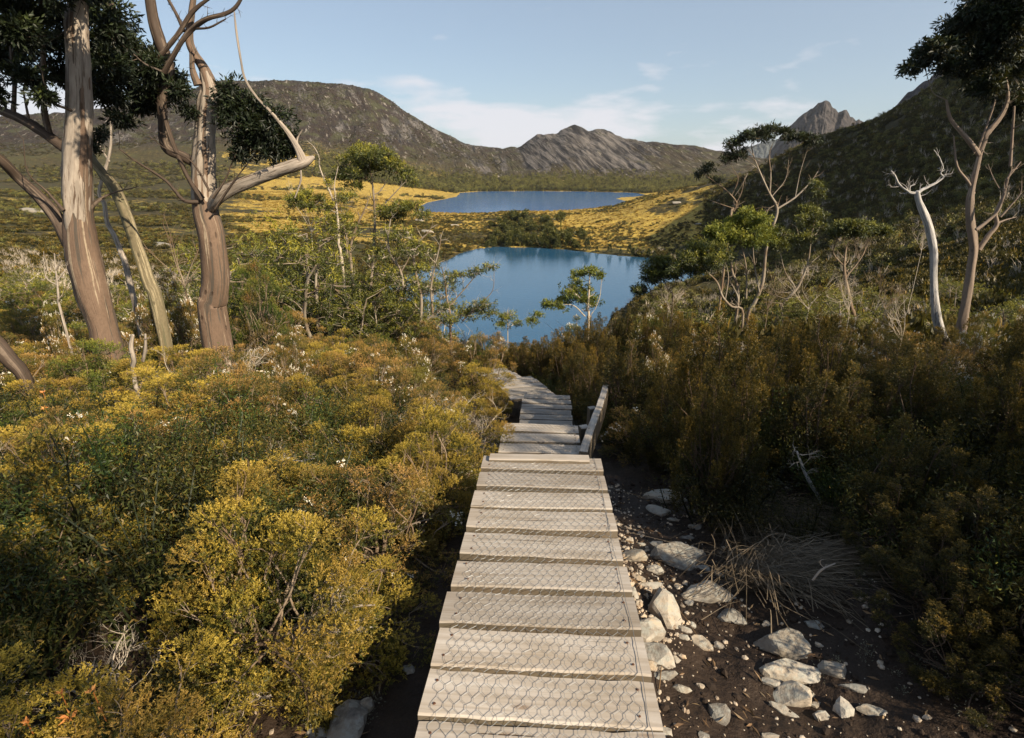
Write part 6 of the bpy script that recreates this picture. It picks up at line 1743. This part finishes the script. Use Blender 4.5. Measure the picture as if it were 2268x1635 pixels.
# near slopes on the left and right, thickening into closed scrub
x, y, r = polar(15000, -47, 47, 19, 150, lambda x, y, z, u, v, r: fbm(x / 14, y / 14, 3, 5) > -.28, power=.8)
scatter('hillside_scrub', [SCR[0], SCR[2], SCR[1], SCR[2], SCR[3], SCR[2], BAR[0]], x, y, rg.uniform(.9, 1.9, len(x)), 1)
x, y, r = polar(11000, 10, 47, 17, 150, lambda x, y, z, u, v, r: (u > 1440), power=.8)
scatter('right_slope_scrub', [SCR[0], SCR[2], SCR[1], SCR[2], SCR[3], UND[2]], x, y, rg.uniform(1.0, 2.1, len(x)), 9, zs=rg.uniform(.9, 1.4, len(x)))
x, y, r = polar(17000, -47, 4, 140, 480, lambda x, y, z, u, v, r: (fbm(x / 30, y / 30, 3, 6) > -.12) & ~((u > 560) & (r > 330) & (fbm(x / 30, y / 30, 3, 6) < .12)), power=.7)
scatter('left_slope_scrub', SCR + [SCR[2]] * 2, x, y, rg.uniform(1.4, 3.2, len(x)), 2)
x, y, r = polar(30000, 12, 47, 110, 470, lambda x, y, z, u, v, r: (u > np.where(r < 330, 1400, 1560)) & (fbm(x / 26, y / 26, 3, 7) > -.45), power=.7)
scatter('right_hillside_forest', SCR * 4 + TRE + BAR[:1], x, y, rg.uniform(1.6, 3.6, len(x)), 3, zs=rg.uniform(.9, 1.5, len(x)))
x, y, r = polar(9000, -10, 26, 338, 660, lambda x, y, z, u, v, r: (u > 850) & (u < 1640) & (fbm(x / 34, y / 34, 3, 8) + .5 * fbm(x / 9, y / 9, 2, 9) + (.55 * sstep(450, 370, r)) > .06), power=.7)
scatter('yellow_flat_shrubs', SCR, x, y, rg.uniform(1.1, 2.8, len(x)), 4)
def tussock(seed):
    r = np.random.default_rng(seed); mb = MB(); n = 120; a = r.uniform(0, 6.28, n)
    D = np.stack([np.cos(a), np.sin(a), r.uniform(.4, 1.6, n)], 1)
    leaves(mb, r.normal(0, .10, (n, 3)) * [1, 1, 0], D, r.uniform(.35, .6, n), .06, r, np.clip(r.normal(.5, .25, n), 0, 1), quad=False)
    return mb
TUS = [proto_obj(tussock(860 + i), 'grass_tussock', 'grass') for i in range(3)]
def yel_at(x, y):
    az = np.arctan2(x, y); rr = np.hypot(x, y)
    i = np.clip(np.interp(az, AZ, np.arange(len(AZ))).round().astype(int), 0, len(AZ) - 1); j = np.clip(np.interp(np.log(rr), LR, np.arange(len(RR))).round().astype(int), 0, len(RR) - 1)
    return yel[i, j]
x, y, r = polar(26000, -30, 30, 335, 1150, lambda x, y, z, u, v, r: yel_at(x, y) > rg.uniform(.25, .9, len(x)), power=.62)
scatter('button_grass', TUS, x, y, rg.uniform(1.2, 2.6, len(x)) * (.75 + r / 1600), 10)
x, y, r = polar(16000, -47, -4, 420, 1650, lambda x, y, z, u, v, r: (fbm(x / 70, y / 70, 3, 10) > .02 + .34 * sstep(450, 640, u) - .3 * sstep(1350, 1550, r)), power=.7)
scatter('left_plain_shrubs', SCR * 2 + TRE, x, y, rg.uniform(2.5, 6.5, len(x)) * (.6 + r / 1600), 5)
x, y, r = polar(14000, -22, 22, 1480, 1840, lambda x, y, z, u, v, r: (u > 700) & (rg.random(len(x)) < sstep(1840, 1600, r) + .03), power=.7)
scatter('far_shore_forest', TRE + CON, x, y, rg.uniform(8, 15, len(x)), 6)
x, y, r = polar(16000, -47, 22, 1750, 2380, lambda x, y, z, u, v, r: (fbm(x / 110, y / 110, 3, 12) > .0) & ((u < 1110) | (r < 1880)), power=.7)
scatter('mountain_heath', SCR[:4], x, y, rg.uniform(3.5, 8, len(x)), 7, zs=rg.uniform(.4, .8, len(x)))

# ------------------------------------------------------------------ the wood on the isthmus: each tree its own
woodm = [(lambda fo: fo.mesh('crown', M['wood_trees']))(clump(970 + i, 900, 'tree')) for i in range(3)] + [clump(980 + i, 700, 'cone').mesh('crown', M['wood_trees']) for i in range(2)]
def simple_tree(name, mesh, p, s, label, group, rz, zsc=1.0, cat='tree'):
    o = link(name, mesh, None, p); o.rotation_euler = (0, 0, rz); o.scale = (s, s, s * zsc); return tag(o, label, cat, group)
n = 0
rg = np.random.default_rng(31)
while n < 90:
    t = rg.random(); u = 1080 + 215 * t + rg.normal(0, 6)
    if n < 34: v = np.interp(u, [1080, 1097, 1187, 1260, 1295], [553, 549, 550, 555, 560]) - rg.uniform(0, 6)
    else: v = rg.uniform(498, 545)
    vt = np.interp(u, [1070, 1090, 1120, 1180, 1240, 1300], [520, 500, 480, 476, 490, 530])
    if v < vt: continue
    g = hitground(u, v, 250, 700); Zc = g[1] * CP - g[2] * SP
    hpx = rg.uniform(22, 42) if n >= 34 else rg.uniform(18, 34)
    if u < 1110 or u > 1270: hpx *= .7
    s = hpx * Zc / F
    simple_tree('lakeside_tree', woodm[rg.integers(0, 3 if n >= 34 else 5)], (g[0], g[1], g[2] - .3), s, ('tall' if hpx > 32 else ('small' if hpx < 22 else 'middling')) + ' tree at the ' + ('left end' if u < 1125 else ('right end' if u > 1250 else 'centre')) + ' of the small wood, ' + ('by the water' if n < 34 else ('high at its back' if v < 515 else 'halfway up')), 'trees of the small wood on the far shore', rg.uniform(0, 6.28), rg.uniform(.9, 1.1))
    n += 1
pine = clump(990, 500, 'cone').mesh('crown', M['conifer'])
for k, (u, v, h, lab) in enumerate([(1300, 558, 28, 'tallest dark pine at the right end of the shore wood'), (1322, 561, 14, 'small dark shore pine right of the tallest one'), (1350, 563, 20, 'dark shore pine standing alone in the middle of the row'), (1374, 566, 13, 'short dark shore pine left of the paired ones'),
      (1393, 567, 24, 'taller of two dark pines close together on the far shore'), (1402, 568, 17, 'shorter of two dark pines close together on the far shore'), (1424, 570, 15, 'dark shore pine, third from the right end of the row'), (1436, 571, 19, 'dark shore pine, second from the right end of the row'), (1449, 573, 16, 'rightmost dark pine on the far shore')]):
    g = hitground(u, v - 2, 250, 700); s = h * (g[1] * CP - g[2] * SP) / F
    simple_tree('pencil_pine', pine, (g[0], g[1], g[2] - .2), s, lab, 'pines on the far shore', k)
# pale boulders on the flats
for k, (u, v, w, h, lab) in enumerate([(945, 515, 26, 14, 'pale boulder on the yellow slope left of the isthmus'), (1005, 500, 22, 9, 'low pale boulders at the left of the isthmus'), (1500, 450, 16, 8, 'grey boulder on the yellow rise right of the far lake'), (1548, 497, 14, 7, 'small grey boulder among scrub on the yellow rise'), (930, 490, 20, 9, 'pale boulder near the left tip of the far lake'), (60, 470, 44, 22, 'broad grey rock outcrop on the far left slope'), (355, 545, 40, 20, 'pale rock outcrop behind the slim leaning gum')]):
    g = hitground(u, v, 60, 900); Zc = g[1] * CP - g[2] * SP; W_ = w * Zc / F; H_ = h * Zc / F
    o = link('boulder', rock_mesh(700 + k, (W_, W_ * .8, H_), 3, 10, 'rock_dark' if u < 500 else 'rock'), None, (g[0], g[1], g[2] - H_ * .05)); tag(o, lab, 'boulder')
# ------------------------------------------------------------------ dry sedge on the right
def sedge(name, label, root_uv, n, tips, seed, L=(.5, 1.0), spread=.18):
    g = hitground(*root_uv); r = np.random.default_rng(seed); mb = MB()
    for k in range(n):
        b = np.array([r.normal(0, spread * 1.6), r.normal(0, spread * .8), 0.0])
        tu, tv = tips(r)
        tg = hitground(tu, tv) - g; tg[2] += r.uniform(.0, .12)
        d = tg - b; d[:2] *= r.uniform(.7, 1.1); ln = np.linalg.norm(d)
        rise = r.uniform(.02, .13) * ln
        m1 = b + d * .33 + [0, 0, rise]; m2 = b + d * .7 + [0, 0, rise * r.uniform(.55, .85)]; e = b + d
        p = catmull(np.array([b, m1, m2, e]) + np.vstack([np.zeros(3), r.normal(0, .02, (3, 3))]), 3)
        w = np.linspace(.0021, .0006, len(p))[:, None] * r.uniform(.7, 1.3)
        s_ = unit(np.cross(np.gradient(p, axis=0), [0.1, 0.05, 1]))
        V = np.stack([p - s_ * w, p + s_ * w], 1).reshape(-1, 3); q = np.arange(len(p) - 1)[:, None] * 2
        mb.add(V, q + np.array([[0, 1, 3, 2]]), float(np.clip(r.normal(.55, .22), 0, 1)))
    t = thing(name, tuple(g), label, 'sedge clump'); o = link('blades', mb.mesh('blades', M['sedge']), t); tag(o, kind='stuff')
    return t
sedge('sedge_clump', 'upper clump of long dry sedge blades sweeping left over the mud', (1850, 1200), 620, lambda r: (1545 + r.random() ** 1.4 * 130, 1085 + r.random() * 120), 1)
sedge('sedge_clump', 'lower thick clump of pale dry sedge blades combed to the left', (1860, 1280), 1100, lambda r: (1590 + r.random() ** 1.4 * 140, 1215 + r.random() * 105), 2, spread=.2)
sedge('sedge_clump', 'small dark clump of sedge under the heath behind the stones', (1560, 1020), 220, lambda r: (1400 + abs(r.normal(0, 60)), 1000 + r.random() * 60), 3, spread=.12)

# ------------------------------------------------------------------ fallen and slanting limbs among the left shrubs
def limb(label, Y, pts, mat, seed, tw_=8, name='fallen_limb', k=9):
    P = [PY(q[0], q[1], Y + (q[3] if len(q) > 3 else 0)) for q in pts]; base = P[0].copy(); r = np.random.default_rng(seed)
    R = [q[2] * (p[1] * CP - p[2] * SP) / F / 2 for q, p in zip(pts, P)]
    mb = MB(); pp = tube(mb, np.array(P) - base, R, k, 5, 0.1, .18, seed, flute=.3)
    t = thing(name, tuple(base), label, 'dead branch')
    link('wood', mb.mesh('wood', M[mat], smooth=True), t)
    tb = MB()
    def tw(a, d, L, rad, lev):
        pts_ = [a]; dd = d
        for i in range(4): dd = unit(dd + r.normal(0, .22, 3)); pts_.append(pts_[-1] + dd * L / 4)
        tube(tb, pts_, np.linspace(rad, rad * .3, 5), 5 if lev == 0 else 3, 2, r.random())
        if lev < 2:
            for q in range(3): tw(pts_[r.integers(1, 5)], unit(dd + r.normal(0, .6, 3)), L * .6, rad * .5, lev + 1)
    n = len(pp)
    for q in range(tw_):
        j = int(n * r.uniform(.45, .98)); d = unit(pp[min(j + 1, n - 1)] - pp[j - 1] + r.normal(0, .6, 3) + [0, 0, .2])
        tw(pp[j], d, np.linalg.norm(pp[-1] - pp[0]) * r.uniform(.12, .26), max(min(R[-1] * .6, .004), .0016), 0)
    if tb.v: o = link('twigs', tb.mesh('twigs', M['twig_pale'], smooth=True), t); tag(o, kind='stuff')
    return t
limb('slanting bare limb rising from the shadow to the flat-topped golden shrub', 2.75, [(385, 1262, 12), (430, 1215, 13), (470, 1170, 13), (505, 1140, 11), (522, 1112, 8)], 'dead', 1, 5)
limb('shorter bleached limb forking below the slanting bare one', 2.5, [(440, 1320, 15), (480, 1270, 14), (500, 1240, 9), (515, 1205, 6)], 'dead', 2, 6)
limb('long pale fallen limb running toward the planks in the lower left', 1.95, [(465, 1535, 16), (540, 1480, 17), (600, 1430, 17), (680, 1405, 16), (735, 1370, 13), (780, 1345, 8), (830, 1340, 4)], 'dead', 3, 9)
limb('crooked upright fork at the end of the long fallen limb', 1.98, [(650, 1470, 12), (660, 1440, 12), (640, 1425, 9), (700, 1400, 10), (738, 1350, 9), (735, 1300, 5)], 'dead', 4, 8)
limb('thin pale limb lying along the bottom edge of the left shrubs', 1.6, [(410, 1635, 9), (470, 1590, 9), (540, 1560, 7), (600, 1540, 4)], 'dead', 5, 8)
limb('bare white branch poking up behind the flat-topped golden shrub', 3.4, [(590, 1060, 8), (610, 1035, 9), (632, 1015, 7), (660, 1022, 4), (700, 1015, 2)], 'dead_white', 6, 8)
limb('bare forked branch reaching toward the boardwalk in the left middle', 2.9, [(840, 1190, 5), (880, 1185, 6), (905, 1165, 5), (950, 1150, 3)], 'dead', 7, 10)
limb('short dead spray of twigs at the left edge of the dark gap', 2.0, [(740, 1400, 8), (780, 1395, 7), (830, 1390, 4), (870, 1400, 2)], 'dead_white', 8, 8)
limb('pale dead fork standing in the heath above the dry sedge', 3.6, [(1830, 1130, 8), (1800, 1080, 8), (1780, 1040, 7), (1765, 1000, 4)], 'dead_white', 9, 5)
limb('white forked dead stick in the heath right of the middle', 4.0, [(1900, 1110, 7), (1890, 1070, 6), (1875, 1040, 4), (1862, 1010, 2)], 'dead_white', 10, 4)
limb('second white dead stick in the heath, rightmost', 3.9, [(1925, 1115, 6), (1912, 1075, 5), (1918, 1040, 3), (1905, 1005, 2)], 'dead_white', 11, 3)
limb('brown dead branch hooked over the lower sedge clump', 2.35, [(1800, 1285, 5), (1820, 1262, 5), (1850, 1248, 3)], 'dead', 12, 2)
limb('twisted grey foot of the plumed heath shrub', 5.0, [(1530, 1030, 14), (1540, 990, 13), (1530, 960, 10), (1540, 920, 7)], 'dead', 13, 4)

# pale lichen-like ground cover in the gap left of the planks, and tufts by the mud
lc = MB(); rg = np.random.default_rng(8)
for k in range(150):
    y = rg.uniform(1.0, 3.4); x = -.47 - abs(rg.normal(0, .16)) - .02
    if k > 110: x = 1.3 + rg.random() * .8; y = rg.uniform(1.0, 2.0)
    s = rg.uniform(.02, .06); n = 46
    d = unit(rg.normal(size=(n, 3)) + [0, 0, .6]); O = np.array([x, y, float(H(x, y))]) + d * s * rg.uniform(.3, 1, (n, 1))
    leaves(lc, O, unit(d + rg.normal(0, .6, d.shape)), .011, .004, rg, np.clip(rg.normal(.6, .2, n), 0, 1), quad=False)
tag(link('ground_cover', lc.mesh('ground_cover', M['lichen'])), kind='stuff')

# orange leaf rosettes in the bottom left corner
for k, (u, v, s, lab) in enumerate([(155, 1590, 26, 'large orange leaf rosette in the bottom left corner'), (205, 1530, 13, 'orange bud right of and above the large rosette'), (135, 1535, 11, 'orange bud straight above the large rosette'), (60, 1600, 13, 'orange leaf tip nearest the left edge'), (225, 1575, 12, 'orange leaf tip farthest right of the rosette'), (95, 870, 7, 'tiny orange rosette high at the left edge'), (100, 905, 8, 'small orange rosette among dark leaves at the left edge')]):
    Y = 1.18 if v > 1400 else 3.6
    p = PY(u, v, Y); sc_ = s * (p[1] * CP - p[2] * SP) / F
    r = np.random.default_rng(k); mb = MB(); n = 9
    a = np.arange(n) / n * 6.28 + r.normal(0, .2, n); D = np.stack([np.cos(a), np.sin(a) * .8 - .25, r.uniform(.15, .9, n)], 1)
    leaves(mb, np.zeros((n, 3)), D, sc_ * r.uniform(.8, 1.2, n), sc_ * .45, r, r.random(n), .2)
    tube(mb, [[0, 0, 0], [.002, 0, -.02], [.0, .004, -.05]], [.0015, .0015, .0015], 4, 2, 0)
    o = link('leaf_rosette', mb.mesh('leaf_rosette', M['orange']), None, tuple(p)); tag(o, lab, 'leaf rosette', 'orange rosettes')

# unseen gums added on the sun's side; their crowns shade the right slope and the near corners
def shade_tree(x, y, h, spread, seed, label, n=26):
    r = np.random.default_rng(seed); z = float(H(x, y)) - .1
    t = thing('snow_gum', (x, y, z), label, 'tree'); wb = MB(); cr = MB(); P = [np.array([0, 0, -.3])]; d = np.array([0, 0, 1.0])
    for i in range(7): d = unit(d + r.normal(0, .13, 3) + [0, 0, .05]); P.append(P[-1] + d * h * .8 / 7)
    pp = tube(wb, P, np.linspace(.20, .07, 8), 14, 5, 0, .16, seed)
    for q in range(n):
        b = pp[int(len(pp) * r.uniform(.45, .98))]; a = r.uniform(0, 6.28); c = np.array([cos(a) * spread * r.random() ** .5, sin(a) * spread * r.random() ** .5, h * r.uniform(.6, 1.05)])
        tube(wb, [b, (b + c) / 2 + r.normal(0, .15, 3), c], [.05, .035, .012], 6, 4, .1)
        gum_leaves(cr, c, spread * .34, spread * .2, r, 900, .10, .034)
    link('trunk', wb.mesh('trunk', M['bark_gum'], smooth=True), t); link('crown', cr.mesh('crown', M['gum_shaded']), t)
shade_tree(12.4, -3.4, 7.6, 2.6, 1, 'broad unseen gum added for shade on the right, behind the viewer', 40)
shade_tree(15.0, .5, 7.5, 2.8, 2, 'unseen gum added outside the right edge to shade the heath slope', 36)
shade_tree(2.5, -3.6, 6.2, 1.35, 3, 'slim unseen gum added for shade behind the viewer beside the boardwalk', 22)

# ------------------------------------------------------------------ the air over the valley
def haze_box(density):
    m = MT('haze_air'); v = m.n('ShaderNodeVolumePrincipled')
    v.inputs['Color'].default_value = (.93, .95, 1.0, 1); v.inputs['Density'].default_value = density; v.inputs['Anisotropy'].default_value = .2
    m.l(v.outputs[0], m.out.inputs['Volume'])
    x0, x1, y0, y1, z0, z1 = -6500, 6500, -3400, 6600, float(TZ.min()) - 300, 1500
    V = [(x, y, z) for z in (z0, z1) for y in (y0, y1) for x in (x0, x1)]
    me = bpy.data.meshes.new('haze'); me.from_pydata(V, [], [(0, 2, 3, 1), (4, 5, 7, 6), (0, 1, 5, 4), (1, 3, 7, 5), (3, 2, 6, 7), (2, 0, 4, 6)]); me.materials.append(m.m)
    tag(link('haze', me), kind='stuff')
haze_box(0.000026)
